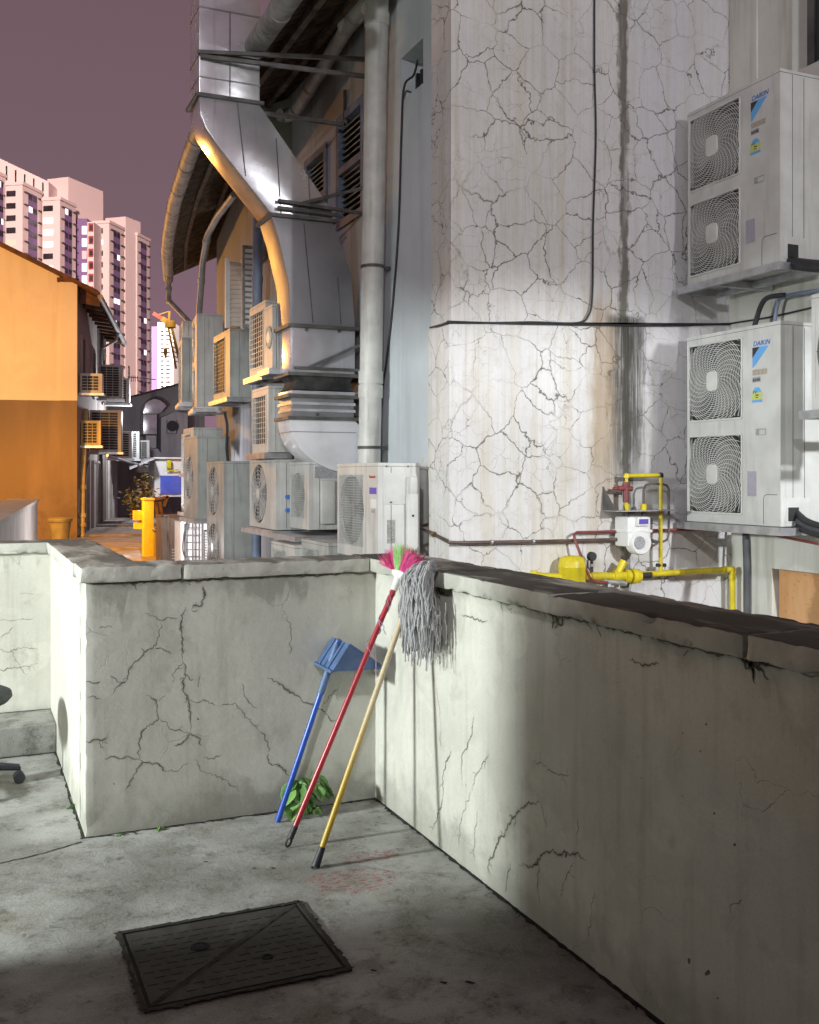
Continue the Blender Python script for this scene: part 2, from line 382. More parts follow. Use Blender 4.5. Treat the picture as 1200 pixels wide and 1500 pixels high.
M_ACC = plain('ac_casing_cream', (.54, .54, .515), .5, 0, .07, 4, .3)
M_GRIL = plain('grille_plastic', (.62, .625, .60), .45, 0, .05)
M_GRILD = plain('grille_dark_wire', (.20, .20, .20), .5, .2, .1)
M_BLACK = plain('black_interior', (.022, .023, .025), .7, 0, .2)
M_COIL = plain('coil_dark', (.06, .062, .066), .6, .3, .3, 30)
M_RUB = plain('black_rubber', (.025, .026, .030), .55, 0, .2)
M_GREYPL = plain('grey_lagging', (.075, .078, .088), .6, 0, .2)
M_PVC = plain('white_pvc', (.60, .60, .56), .45, 0, .08, 5, .25)
M_PVCG = plain('grey_pvc', (.34, .345, .34), .5, 0, .12, 5, .45)
M_BLUEP = plain('blue_grey_pipe', (.20, .25, .36), .5, 0, .12, 5, .2)
M_YEL = plain('yellow_gas_paint', (.62, .50, .015), .4, 0, .10, 8, .25)
M_RED = plain('red_oxide_paint', (.21, .045, .045), .5, 0, .15, 9)
M_BRNP = plain('brown_pipe', (.115, .075, .065), .5, .2, .2, 9)
M_WHITE = plain('white_enamel', (.70, .70, .68), .4, 0, .04)
M_BLUETX = plain('blue_print', (.045, .16, .52), .5, 0, .03)
M_SKYB = plain('light_blue_print', (.13, .40, .80), .5, 0, .03)
M_BLKTX = plain('black_print', (.03, .03, .032), .5, 0, .03)
M_GREYTX = plain('grey_print', (.34, .34, .36), .6, 0, .15, 90)
M_GOLDTX = plain('tan_print', (.42, .37, .30), .5, 0, .1, 60)
M_REDTX = plain('red_print', (.48, .05, .04), .5, 0, .03)
M_LIME = plain('lime_print', (.55, .62, .18), .5, 0, .05)
M_PURP = plain('violet_print', (.10, .07, .42), .5, 0, .05)
# ================================================================== terrace: setting
XR, YF, XL, YB = 1.733, 4.348, .455, 6.14
GZ = -.30
mb = MB(); mb.prism([(-7,-3,-.12),(1.90,-3,-.12),(1.90,4.45,-.12),(.56,4.45,-.12),(.56,6.25,-.12),(-7,6.25,-.12)], (0,0,.12))
structure(mb.build('terrace_floor', M_FLOOR))
mb = MB(); mb.box(-7, XL-.002, 5.745, YB-.001, .0015, .152)
o = mb.build('kerb_step', M_FLOOR, bevel=.008); structure(o)

HALO = None
def crack(mb, pts, nrm, w, jit=.95, taper=True, step=.0075, lift=.0012, branch=.12):
    nrm = Vector(nrm); P = [Vector(p) for p in pts]
    line = []
    for a, b in zip(P[:-1], P[1:]):
        k = max(2, int((b-a).length/step)); side = (b-a).cross(nrm).normalized()
        off = 0
        for i in range(k):
            f = i/k; env = math.sin(math.pi*f)
            off = off*.62 + random.uniform(-1, 1)*step*jit
            line.append(a.lerp(b, f) + side*off*(.35+.65*env))
    line.append(P[-1]); n = len(line); vs = []; fs = []; ww = 1.; hv = []; hf = []
    for i, p in enumerate(line):
        d = (line[min(i+1, n-1)] - line[max(i-1, 0)]).normalized(); side = d.cross(nrm)
        ww = .55*ww + .45*random.choice((.2,.35,.6,1.,1.,1.4,2.1))
        f = i/(n-1); t = min(1, 6*f+.15, 6*(1-f)+.1) if taper else 1
        if taper == 'end': t = min(1, 4*(1-f)+.08)
        hw = w*ww*t/2
        q = p + nrm*lift
        vs += [q - side*hw, q + side*hw*random.uniform(.6, 1.4)]
        if HALO is not None:
            hh = hw*random.uniform(1.6, 3.2) + .0012*t; hv += [p + nrm*.0006 - side*hh, p + nrm*.0006 + side*hh]
            if i: hf.append((2*i-2, 2*i-1, 2*i+1, 2*i))
        if i: fs.append((2*i-2, 2*i-1, 2*i+1, 2*i))
        if branch and random.random() < branch*.22 and 3 < i < n-3:
            a = random.choice((-1, 1))*random.uniform(.5, 1.1); dd = (d*math.cos(a) + side*math.sin(a))
            L = random.uniform(.015, .05)
            crack(mb, [p, p + dd*L*.5 + side*random.uniform(-.006,.006), p + dd*L], nrm, w*.4, jit, 'end', step, lift, 0)
    mb.add(vs, fs)
    if HALO is not None: HALO.add(hv, hf)
def blot(mb, c, nrm, r, lift=.0013):
    nrm = Vector(nrm); u = nrm.orthogonal().normalized(); v = nrm.cross(u); n = 9
    vs = [Vector(c) + nrm*lift + (u*math.cos(6.283*k/n)*.6 + v*math.sin(6.283*k/n))*r*random.uniform(.5, 1.2) for k in range(n)]
    mb.add(vs, [tuple(range(n))])

from mathutils import noise as NZ
def rough_box(x0, x1, y0, y1, z0, z1, name, mat, parent, seg=.05, amp=.0025, bev=.009):
    o0 = ORG[parent.name]; bm = bmesh.new()
    b_ = MB().box(x0, x1, y0, y1, z0, z1); vs = [bm.verts.new(v) for v in b_.v]
    for f in b_.f: bm.faces.new([vs[i] for i in f])
    bmesh.ops.recalc_face_normals(bm, faces=bm.faces)
    bmesh.ops.bevel(bm, geom=list(bm.edges), offset=bev, segments=2, profile=.6, affect='EDGES')
    for ax_ in range(3):
        L = (x1-x0, y1-y0, z1-z0)[ax_]
        es = [e for e in bm.edges if abs((e.verts[0].co-e.verts[1].co)[ax_]) > L*.6 and L > seg*2]
        if es: bmesh.ops.subdivide_edges(bm, edges=es, cuts=max(1, int(L/seg)), use_grid_fill=True)
    bm.normal_update()
    def rim(v):      # vertices on the arrises chip more
        n = sum(1 for a, b, c in ((v.x,x0,x1),(v.y,y0,y1),(v.z,z0,z1)) if min(abs(a-b), abs(a-c)) < bev*1.2)
        return n >= 2
    mv = []
    for v in bm.verts:
        k = NZ.noise(v.co*9)*amp + NZ.noise(v.co*31)*amp*.5
        if rim(v.co): k -= max(0, NZ.noise(v.co*17 + Vector((3,1,7))) - .12)*.022
        mv.append((v, v.normal*k))
    for v, d in mv: v.co += d
    me = bpy.data.meshes.new(name); bm.to_mesh(me); bm.free(); me.transform(Matrix.Translation(-o0)); me.shade_smooth(); me.set_sharp_from_angle(angle=R(50))
    me.materials.append(mat); o = bpy.data.objects.new(name, me); COL.objects.link(o); o.parent = parent; return o
def coping(parent, x0, x1, y0, y1, mat, axis, joints):
    js = joints
    for a, b in zip(js[:-1], js[1:]):
        d = random.uniform(-.002, .003); e = random.uniform(-.0015, .002)
        if axis == 'y': rough_box(x0+d, x1+d, a+.0035, b-.0035, 1.042, 1.105+e, 'coping_stone', mat, parent, .022)
        else: rough_box(a+.0035, b-.0035, y0+d, y1+d, 1.042, 1.105+e, 'coping_stone', mat, parent, .022)

# right parapet
t = thing('parapet_wall', 'long grey plastered parapet wall running along the right, half in shadow', 'parapet', (1.85, 1.0, 0))
MB().box(XR, 1.97, -2.6, 4.56, GZ, 1.044).build('wall_body', M_PAR, t)
coping(t, 1.70, 2.0, 0, 0, M_COPE, 'y', [-2.6, -1.62, -.74, .14, 1.02, 1.90, 2.778, 3.66, 4.585])
N = (-1, 0, 0)
def rx(*ps): return [pt(a, b, x=XR) for a, b in ps]
mb = MB(); HALO = MB()
for w, ps in ((.0030, [(695,1050),(690,1080),(677,1105),(677,1150)]), (.0018, [(717,1105),(695,1140),(692,1160)]),
              (.0030, [(662,1100),(650,1130),(649,1170),(632,1220)]), (.0055, [(792,1175),(772,1177),(750,1200),(730,1235),(717,1260),(715,1280)]),
              (.0040, [(760,1265),(785,1267),(800,1245),(820,1252),(838,1252),(860,1260)]), (.0016, [(780,1115),(815,1132),(835,1135)]),
              (.0028, [(677,900),(697,907),(715,909)]), (.0016, [(700,1185),(696,1230),(695,1262)]), (.0018, [(740,1308),(744,1285),(750,1265)]),
              (.0018, [(791,1325),(789,1290),(790,1266)]), (.0016, [(792,1175),(800,1205),(800,1215)]), (.0016, [(845,1240),(848,1200)]),
              (.0035, [(922,968),(940,973),(967,972)]), (.0020, [(1000,962),(1012,955)]), (.0014, [(860,1380),(868,1340),(872,1300)]),
              (.0014, [(1070,1340),(1075,1322),(1088,1318)]), (.0014, [(690,1160),(676,1200),(671,1240)]), (.0012, [(640,1000),(646,1060),(645,1100)]),
              (.0014, [(738,885),(752,890)]), (.0016, [(820,1315),(830,1285),(840,1262)])):
    crack(mb, rx(*ps), N, w)
for a, b, r in ((1035,1061,.006),(1047,1191,.006),(1077,1237,.007),(1010,1407,.011),(1037,1425,.012),(1027,1100,.004),(1001,1074,.004),(940,1140,.003),(905,980,.003),(830,1253,.011),(1052,1462,.005),(905,1000,.003),(683,1150,.004)):
    blot(mb, pt(a, b, x=XR), N, r)
for jy in (2.778, 1.90, 3.66):     # grime where each coping joint drips
    for k in range(5):
        crack(mb, [(XR, jy+random.uniform(-.05,.05), 1.04), (XR, jy+random.uniform(-.05,.05), 1.04-random.uniform(.02,.06))], N, .006, 1.2, 'end', .008)
crack(mb, [(XR, 3.75, 1.037), (XR, .6, 1.037)], N, .006, .3, True, .014, .0012, .5)
mb.build('crack_network', M_CRACK, t, fix=False); HALO.build('crack_stain', M_HALO, t, fix=False); HALO = None

# front parapet with its return
t = thing('parapet_wall', 'short mould-streaked parapet wall behind the broom, its left end turning a corner', 'parapet', (1.1, 4.45, 0))
rough_box(XL, XR+.05, YF, 4.56, GZ, 1.044, 'wall_body', M_PARL, t, .03, .0008)
MB().box(XL, .67, 4.56, YB, GZ, 1.044).build('return_wall', M_PAR, t)
coping(t, 0, 0, 4.325, 4.585, M_COPEL, 'x', [.43, .849, 1.70])
coping(t, .43, .69, 0, 0, M_COPEL, 'y', [4.585, 5.40, 6.11])
N = (0, -1, 0)
def ry(*ps): return [pt(a, b, y=YF) for a, b in ps]
mb = MB(); HALO = MB()
for w, ps in ((.006, [(297,858),(295,887),(280,893)]), (.0055, [(272,888),(265,913),(267,940),(267,967)]), (.0040, [(267,967),(272,980),(268,1010),(277,1027),(279,1073)]),
              (.0045, [(279,1073),(267,1088),(255,1092)]), (.0035, [(279,1073),(293,1082),(296,1092)]), (.0030, [(235,907),(230,943),(197,970),(187,993),(163,1020)]),
              (.0020, [(227,950),(252,958)]), (.0020, [(212,897),(235,908),(262,905)]), (.0028, [(213,1018),(230,1027),(233,1053),(207,1073),(203,1113)]),
              (.0042, [(203,1113),(207,1120),(183,1157)]), (.0036, [(205,1117),(230,1118),(243,1132)]), (.0030, [(153,1112),(185,1108),(204,1113)]), (.0016, [(233,1053),(253,1070),(277,1073)]),
              (.0035, [(125,1085),(147,1085),(157,1075)]), (.0020, [(147,1085),(151,1098)]), (.0030, [(125,999),(147,998)]), (.0030, [(127,1023),(147,1023)]),
              (.0040, [(391,992),(412,1003),(441,1025),(460,1033),(481,1048),(497,1059)]), (.0022, [(380,1072),(392,1088),(392,1104)]), (.0045, [(392,1104),(393,1117),(417,1128),(424,1136)]),
              (.0016, [(495,1008),(480,1025),(473,1032)]), (.0016, [(253,1000),(255,985),(268,970)]), (.0022, [(293,990),(290,1008)]), (.0020, [(280,893),(290,893)]),
              (.0014, [(160,990),(172,1000),(185,998)]), (.0014, [(145,920),(165,918)]), (.0016, [(233,1027),(243,1018)]), (.0014, [(277,1027),(300,1025),(318,1034)]),
              (.0014, [(318,1034),(345,1030),(380,1072)]), (.0016, [(296,1110),(305,1112),(325,1105)]), (.0014, [(285,1110),(296,1130),(330,1142),(352,1160)]), (.0014, [(420,900),(428,935),(424,960)]),
              (.0014, [(355,1000),(362,1025),(378,1040)]), (.0014, [(243,1130),(262,1128),(278,1118)])):
    crack(mb, ry(*ps), N, w)
crack(mb, [(XL+.03, YF, 1.036), (1.25, YF, 1.036)], N, .008, .35, True, .012, .0012, .8)
crack(mb, [(1.25, YF, 1.034), (1.72, YF, 1.034)], N, .005, .35, True, .012, .0012, .6)
for a, b, r in ((140,1147,.003),(150,1145,.002),(167,1148,.005),(290,1053,.006),(157,875,.003),(515,867,.004),(160,847,.004),(405,838,.006),(452,905,.003)):
    blot(mb, pt(a, b, y=YF), N, r)
mb.build('crack_network', M_CRACK, t, fix=False); HALO.build('crack_stain', M_HALO, t, fix=False); HALO = None

# recess wall far left
t = thing('parapet_wall', 'brightly lit white parapet wall at the far left above the concrete step', 'parapet', (-1, 6.2, 0))
MB().box(-7, .67, YB, 6.35, GZ, 1.044).build('wall_body', M_PAR, t)
coping(t, 0, 0, 6.112, 6.378, M_COPEL, 'x', [-7, -5, -3.3, -1.6, -.75, .10, .69])
mb = MB()
def rb(*ps): return [pt(a, b, y=YB) for a, b in ps]
for w, ps in ((.003, [(-10,905),(20,909),(50,905)]), (.003, [(-10,948),(10,955),(35,948),(57,950)]), (.003, [(-10,982),(30,978),(58,971)]), (.002, [(15,950),(25,970),(40,990)]),
              (.002, [(28,870),(52,870)]), (.002, [(0,935),(22,918)])):
    crack(mb, rb(*ps), (0,-1,0), w)
mb.build('crack_network', M_CRACK2, t, fix=False)

# dark open joints where walls meet the floor, and the bay joint in the floor
mb = MB()
U = (0, 0, 1)
crack(mb, [(XL-.02, YF-.008, 0), (XR, YF-.010, 0)], U, .024, .25, False, .02, .002, 1.5)
crack(mb, [(XR-.008, YF, 0), (XR-.008, 3.2, 0), (XR-.008, -1, 0)], U, .018, .2, False, .02, .0024, .5)
crack(mb, [(XL-.006, YF, 0), (XL-.006, 5.75, 0)], U, .014, .25, False, .02, .002, .5)
crack(mb, [(XL-.02, YF-.05, 0), (.30, 4.235, 0), (.127, 4.187, 0), (-.6, 4.05, 0), (-4, 3.9, 0)], U, .009, .5, False, .015, .0016, .8)
crack(mb, [(-4, 5.742, 0), (XL, 5.742, 0)], U, .014, .4, False, .02, .0018, .8)
crack(mb, [(-4, YB-.006, .152), (XL, YB-.006, .152)], U, .016, .4, False, .02, .0018, .8)
for a, b, r in ((302,1263,.011),(372,1272,.010),(400,1272,.013),(548,1422,.010),(420,1330,.006),(690,1440,.02),(650,1440,.015)):
    blot(mb, pt(a, b, z=0), U, r, .0013)
o = mb.build('floor_joint', plain('joint_dirt', (.022,.021,.017), .95, 0, .25, 30), fix=False); structure(o)

# out-of-frame shade givers: house wall left of the camera and the canopy over the lamp
t = thing('house_wall', 'plain plastered house wall beyond the left edge of the terrace', 'wall', (-1.1, 0, 0))
MB().box(-1.35, -1.12, -3, 3.50, 0, 3.2).build('wall_body', M_PAR, t)
t = thing('shade_slab', 'unseen concrete slab overhead, added to shade the foreground', 'roof', (0, -1, 2.8))  # added slab, keeps sky light off the foreground
MB().box(-1.35, 1.65, -4, .35, 2.80, 2.95).build('slab', M_MOULD, t)
t = thing('lamp_canopy', 'flat concrete canopy over the terrace lamp, beyond the left edge', 'canopy', (-3, 5, 2.4))
MB().box(-6.8, -1.36, 3.2, 5.1, 2.345, 2.45).build('slab', M_MOULD, t)
MB().box(-6.8, -6.6, 3.2, 5.1, -.3, 2.34).build('support_wall', M_PAR, t)

# ================================================================== manhole cover
m = Mat('cast_iron'); c = m.mix(m.noise(9, 6, .65), (.022, .021, .018), (.060, .056, .046)); c = m.mix(m.math('MULTIPLY', m.step(m.noise(8, 4), .48, .7), .5), c, (.09, .083, .066))
m.bump(m.noise(60, 4), .3, .004); M_IRON = m.out(c, .72, .2)
M_IROND = plain('gap_dirt', (.014, .013, .011), .95, 0, .2, 30)
x0, x1, y0, y1 = .468, 1.05, 2.872, 3.372
t = thing('manhole_cover', 'rectangular black cast-iron manhole cover split along its diagonal', 'manhole', ((x0+x1)/2, (y0+y1)/2, 0))
MB().box(x0-.012, x1+.012, y0-.012, y1+.012, -.03, .0035).build('frame_bed', M_IROND, t)
mb = MB()
for (a,b,c_,d) in ((x0-.014,x1+.014,y0-.014,y0-.002),(x0-.014,x1+.014,y1+.002,y1+.014),(x0-.014,x0-.002,y0-.002,y1+.002),(x1+.002,x1+.014,y0-.002,y1+.002)):
    mb.box(a, b, c_, d, -.03, .007)
mb.build('frame', M_IRON, t)
def tri_in(p, tri, mrg):
    s_ = 1
    for i in range(3):
        a, b = tri[i], tri[(i+1) % 3]; e = (b[0]-a[0], b[1]-a[1]); L = math.hypot(*e)
        if (e[0]*(p[1]-a[1]) - e[1]*(p[0]-a[0]))/L < mrg: return False
    return True
g = .010; gd = .013
triA = [(x0+g, y0+g+gd), (x1-g-gd, y1-g), (x0+g, y1-g)]; triB = [(x0+g+gd, y0+g), (x1-g, y0+g), (x1-g, y1-g-gd)]
for tri in (triA, triB):
    pl = MB().prism([(a, b, -.02) for a, b in tri], (0, 0, .026)).build('cover_plate', M_IRON, t)
    mb = MB(); k = 0
    nx, ny = 12, 13
    for i in range(nx):
        for j in range(ny):
            cx = x0 + (i+.3+.4*(j % 2))*(x1-x0)/nx; cy = y0 + (j+.5)*(y1-y0)/ny
            hx, hy = .0165, .0085
            if tri_in((cx, cy), tri, .018): mb.box(cx-hx, cx+hx, cy-hy, cy+hy, .004, .0073)
    o = mb.build('tread_pattern', M_IRON, pl); stuff(o)
MB().lathe((pt(293,1390,z=0).x, pt(293,1390,z=0).y, .006), [(.030,0),(.030,.003),(.022,.004),(.02,.001)], 20).build('lifting_eye', M_IROND, t)
MB().lathe((pt(392,1405,z=0).x, pt(392,1405,z=0).y, .006), [(.018,0),(.018,.003),(.012,.004),(.01,.001)], 16).build('lifting_eye', M_IROND, t)

mb = MB()
for a_, b_ in (((x0-.014,y0-.012),(x1+.014,y0-.014)),((x1+.012,y0-.014),(x1+.014,y1+.014)),((x1+.014,y1+.012),(x0-.014,y1+.014)),((x0-.012,y1+.014),(x0-.014,y0-.014))):
    crack(mb, [(a_[0],a_[1],.0055),(b_[0],b_[1],.0055)], (0,0,1), .015, .3, False, .008, .0022, 0)
crack(mb, [(x0+.01,y0+.01,.006),(x1-.01,y1-.01,.006)], (0,0,1), .018, .35, False, .012, .0012, 0)
for q in range(30): blot(mb, (random.uniform(x0,x1), random.uniform(y0,y1), .0075), (0,0,1), random.uniform(.003,.010), .0008)
stuff(mb.build('packed_dirt', plain('packed_dirt', (.030,.027,.020), .95, 0, .3, 25), t, fix=False))
# ================================================================== cleaning tools
M_BLUH = plain('blue_handle', (.018, .075, .42), .3, 0, .06)
M_REDH = plain('red_handle', (.36, .022, .035), .3, 0, .08)
M_YELH = None
m = Mat('worn_yellow_handle'); z = m.sep()[2]
n = m.noise(25, 5, stretch=(1, 1, .25)); c = m.mix(m.step(m.math('ADD', z, m.math('MULTIPLY', n, .3)), .35, .85), (.50, .33, .03), (.50, .42, .27))
c = m.mix(m.math('MULTIPLY', m.step(m.noise(70, 4), .6, .7), .4), c, (.15, .11, .05)); M_YELH = m.out(c, .4)
M_PAN = plain('dusty_blue_plastic', (.075, .135, .27), .5, 0, .10, 14)
def on(p0, p1, f): return Vector(p0).lerp(Vector(p1), f)
# dustpan
b0 = Vector((1.227, 4.208, .004)); b1 = pt(496, 938, y=4.215)
t = thing('dustpan', 'dusty blue long-handled dustpan leaning upside down in the wall corner', 'dustpan', b0)
MB().cyl(b0, b1, .0125, 18).build('handle', M_BLUH, t, smooth=True)
MB().lathe(b1, [(.013,-.012),(.0135,0),(.009,.006)], 14).build('end_cap', M_PAN, t, smooth=True)
C, E, D = pt(512,944,y=4.11), pt(487,984,y=4.11), pt(566,980,y=4.11)
wy = .225; th = .004
def shell(poly, ext): return MB().prism(poly, ext)
Y1 = Vector((0, wy, 0)); inn = Vector((.004, 0, -.001))
pan = shell([C, E, E+inn, C+inn], Y1).build('rear_wall', M_PAN, t, bevel=.0015)
shell([C, D, D+Vector((-.004,0,-.004)), C+Vector((.002,0,-.005))], Y1).build('pan_floor', M_PAN, t, bevel=.0012)
shell([C, E, D], (0, th, 0)).build('side_wall', M_PAN, t); shell([C+Y1, E+Y1, D+Y1], (0, -th, 0)).build('side_wall', M_PAN, t)
mb = MB()
for f in (.25, .5, .75):
    q = Vector((0, wy*f, 0)); mb.bar(C+q+Vector((-.003,0,0)), E+q+Vector((-.003,0,0)), .006, .006)
mb.bar(E+Vector((-.004,-.003,0)), E+Y1+Vector((-.004,0,0)), .009, .012); mb.bar(C+Vector((0,-.003,.002)), D+Vector((0,-.003,.002)), .005, .007)
mb.build('stiffening_rib', M_PAN, t)
MB().cyl(on(b0,b1,.70), on(b0,b1,.985), .0165, 16).build('handle_socket', M_PAN, t, smooth=True)
# broom
b0 = Vector((1.176, 3.903, .006)); b1 = Vector((1.655, 3.912, 1.035)); ax = (b1-b0).normalized()
t = thing('broom', 'red-handled broom standing upside down, pink and green bristles on the wall top', 'broom', b0)
MB().cyl(on(b0,b1,.035), b1, .0115, 18).build('handle', M_REDH, t, smooth=True)
mb = MB(); mb.cyl(on(b0,b1,.03), on(b0,b1,.075), .0128, 16)
ringc = on(b0,b1,.016); u = ax.cross(Vector((0,1,0))).normalized()
mb.tube([ringc + (u*math.cos(6.283*k/14)*.010 + ax*math.sin(6.283*k/14)*.018) for k in range(14)], .0042, 8, closed=True)
mb.build('hanging_tip', M_RUB, t, smooth=True)
MB().cyl(b1-ax*.035, b1+ax*.02, .0155, 16, .018).build('collar', M_WHITE, t, smooth=True)
side = Vector((.25, -.97, 0)); side = (side - ax*side.dot(ax)).normalized(); nor = ax.cross(side)
mb = MB(); prof = []
top = b1 + ax*.015
ring = [(-.055,.012),(-.035,.030),(0,.034),(.035,.030),(.055,.012)]
vs = []
for dz, sc in ((.0, .35), (.014, .9), (.030, 1.0), (.034, .9)):
    for k in range(18):
        a = 6.283*k/18; vs.append(top + ax*dz + side*math.cos(a)*.058*sc*(1 if sc > .5 else .8) + nor*math.sin(a)*.024*sc)
fs = [(i*18+k, i*18+(k+1) % 18, (i+1)*18+(k+1) % 18, (i+1)*18+k) for i in range(3) for k in range(18)] + [tuple(range(18))[::-1], tuple(54+k for k in range(18))]
mb.add(vs, fs); mb.build('bristle_block', M_WHITE, t, smooth=True)
M_PINK = plain('pink_bristle', (.74, .09, .30), .5, 0, .12, 60); M_GRNB = plain('green_bristle', (.30, .62, .20), .5, 0, .12, 60); M_DKB = plain('dark_bristle_tip', (.10, .03, .06), .6, 0, .1)
mbs = {'p': MB(), 'g': MB()}
for k in range(900):
    a = random.uniform(-1, 1); bb = random.uniform(-1, 1)
    root = top + ax*.03 + side*a*.056 + nor*bb*.019
    ang = a*1.2 + random.gauss(0, .12); L = random.uniform(.090, .122)*(1 - .12*abs(a))
    d = (ax*math.cos(ang) + side*math.sin(ang) + nor*(bb*.35+random.gauss(0,.07))).normalized()
    tip = root + d*L + Vector((0,0,-.012*abs(a))) + side*random.gauss(0,.003)
    key = 'g' if abs(a+.12) < .26 and random.random() < .85 or random.random() < .05 else 'p'
    mbs[key].tube([root, root.lerp(tip, .5) + nor*random.gauss(0,.002), tip], [.0012,.0011,.0008], 3, caps=False)
for k, m_ in (('p', M_PINK), ('g', M_GRNB)): stuff(mbs[k].build('bristles', m_, t, fix=False))
M_STR = plain('purple_string', (.42, .30, .42), .7, 0, .15, 40)
mb = MB()
for k in range(3):
    p = b1 - ax*.04; path = []
    for i in range(26):
        f = i/25; q = p - ax*f*.16*(1+.3*k); a = f*14 + k*2
        r_ = .0135 if f < .75 else .0135 + (f-.75)*.05
        path.append(q + side*math.cos(a)*r_ + nor*math.sin(a)*r_)
    path += [path[-1] + Vector((.01+.012*k, -.004, -.02-.05*k*j/3)) for j in range(1, 4)]
    mb.tube(path, .0014, 4)
mb.build('tied_string', M_STR, t)
# mop
b0 = Vector((1.215, 3.66, .006)); b1 = Vector((1.665, 3.758, 1.045)); ax = (b1-b0).normalized()
t = thing('mop', 'grey string mop with worn yellow handle, head draped over the wall top', 'mop', b0)
MB().cyl(on(b0,b1,.04), b1, .0118, 18).build('handle', M_YELH, t, smooth=True)
mb = MB(); mb.tube([b0, on(b0,b1,.006), on(b0,b1,.02), on(b0,b1,.066)], [.0165,.0168,.0155,.0132], 16); mb.build('rubber_tip', M_RUB, t, smooth=True)
MB().tube([b0+Vector((-.018,-.004,0)), b0+Vector((0,0,.006)), b0+Vector((.01,.002,.012))], [.004,.006,.004], 8).build('hook', M_RUB, t, smooth=True)
M_BIND = plain('cream_binding', (.62, .55, .38), .8, 0, .15, 40)
mb = MB()
for k in range(9):
    c_ = on(b0,b1,.875+k*.012); u = ax.orthogonal().normalized(); v = ax.cross(u); r_ = .0145+.004*math.sin(k*1.3)
    mb.tube([c_ + (u*math.cos(6.283*i/12)+v*math.sin(6.283*i/12))*r_ + ax*.004*math.sin(6.283*i/12+k) for i in range(12)], .0042, 6, closed=True)
mb.build('binding', M_BIND, t, smooth=True)
m = Mat('mop_yarn'); c = m.mix(m.noise(30, 4), (.25, .25, .255), (.55, .55, .56)); c = m.mix(m.math('MULTIPLY', m.step(m.noise(7, 4), .5, .7), .35), c, (.17, .165, .16))
M_YARN = m.out(c, .95, spec=.1)
mb = MB(); K0 = Vector((1.672, 3.735, 1.075)); K1 = Vector((1.675, 3.575, 1.125))
for k in range(330):
    f = random.random()**.9; root = K0.lerp(K1, f) + Vector((random.uniform(-.02,.012), random.uniform(-.01,.01), random.uniform(-.012,.012)))
    out = random.uniform(.012, .07); L = random.uniform(.20, .335) * (.88 if f > .75 else 1); sp = random.gauss(0, .026) - (f-.5)*.03
    if random.random() < .1: L *= .6
    wob = random.uniform(0, 6.28); wa = random.uniform(.002, .006); path = []
    lx = -out
    for i in range(13):
        g = i/12
        up = .034*math.sin(min(1, g*4.5)*math.pi*.55)*(1 if k % 3 else .5)
        fall = max(0, g-.10)**1.02/.9**1.02*L
        xx = lx*min(1, g*3.2)**.7; 
        path.append(root + Vector((xx + wa*math.sin(wob+g*13), sp*g + wa*1.2*math.cos(wob*1.7+g*11), up - fall)))
    for p in path:
        if p.z < 1.125: p.x = min(p.x, 1.694 if p.z > 1.03 else 1.726)
    mb.tube(path, [.0030]*10+[.0034,.0036,.0022], 5, caps=False)
for k in range(90):       # loose ends hanging in front
    y_ = random.uniform(3.52, 3.78); path = []; z0 = random.uniform(.89, 1.0); xx = random.uniform(1.60, 1.70)
    for i in range(6): path.append(Vector((xx+random.gauss(0,.003), y_+random.gauss(0,.004), z0 - i*.032)))
    mb.tube(path, .0024, 4, caps=False)
stuff(mb.build('yarn_head', M_YARN, t, fix=False, smooth=True))

# ================================================================== weed in the corner
m = Mat('leaf_green'); oi = m.n('ShaderNodeObjectInfo').outputs['Random']
c = m.mix(oi, (.07, .18, .04), (.17, .34, .08)); c = m.mix(m.math('MULTIPLY', m.step(m.noise(30, 4), .5, .7), .3), c, (.13, .20, .06))
m.b.inputs['Transmission Weight'].default_value = 0; M_LEAF = m.out(c, .5)
M_STEM = plain('stem_green', (.10, .16, .05), .6)
def leaf_mesh():
    L = [(0,0),(.28,.10),(.44,.30),(.42,.52),(.26,.78),(0,1.05)]
    vs = []; fs = []
    for s_ in (-1, 1):
        for (a, b) in L: vs.append((s_*a, b - (.10 if a == .28 else 0), .16*abs(a) - .22*b*b + random.uniform(-.01,.01)))
    vs += [(0, b, -.22*b*b) for b in (.2,.45,.7)]
    for base in (0, 6):
        fs += [(base,base+1,12),(base+1,base+2,12),(base+2,base+3,13,12),(base+3,base+4,14,13),(base+4,base+5,14)]
    me = bpy.data.meshes.new('leaf'); me.from_pydata(vs, [], fs); me.shade_smooth(); me.materials.append(M_LEAF); return me
LEAF = leaf_mesh()
def weed(label, base, n, hgt, spread, size, group=None, wall_y=None):
    t = thing('weed', label, 'weed', base, group); base = Vector(base); mb = MB()
    for k in range(n):
        a = random.uniform(math.pi, 2*math.pi) if wall_y else random.uniform(0, 6.28)
        r_ = spread*random.uniform(.15, 1)
        p = base + Vector((math.cos(a)*r_*1.35, math.sin(a)*r_*.55, hgt*random.uniform(.15, 1)*(1-.45*r_/spread)))
        mb.tube([base + Vector((random.uniform(-.02,.02),0,0)), base.lerp(p, .5)+Vector((0,0,hgt*.2)), p], [.003,.0022,.0014], 4)
        o = bpy.data.objects.new('leaf', LEAF); COL.objects.link(o); o.parent = t
        s_ = size*random.uniform(.6, 1.15)
        o.matrix_local = Matrix.Translation(p-base) @ Matrix.Rotation(a-math.pi/2+random.uniform(-.7,.7), 4, 'Z') @ Matrix.Rotation(random.uniform(-1.0,-.1), 4, 'X') @ Matrix.Rotation(random.uniform(-.4,.4), 4, 'Y') @ Matrix.Diagonal((s_,s_,s_,1))
    mb.build('stems', M_STEM, t)
weed('leafy green weed growing from the wall base behind the broom handles', (1.37, 4.30, 0), 34, .20, .095, .072, wall_y=True)
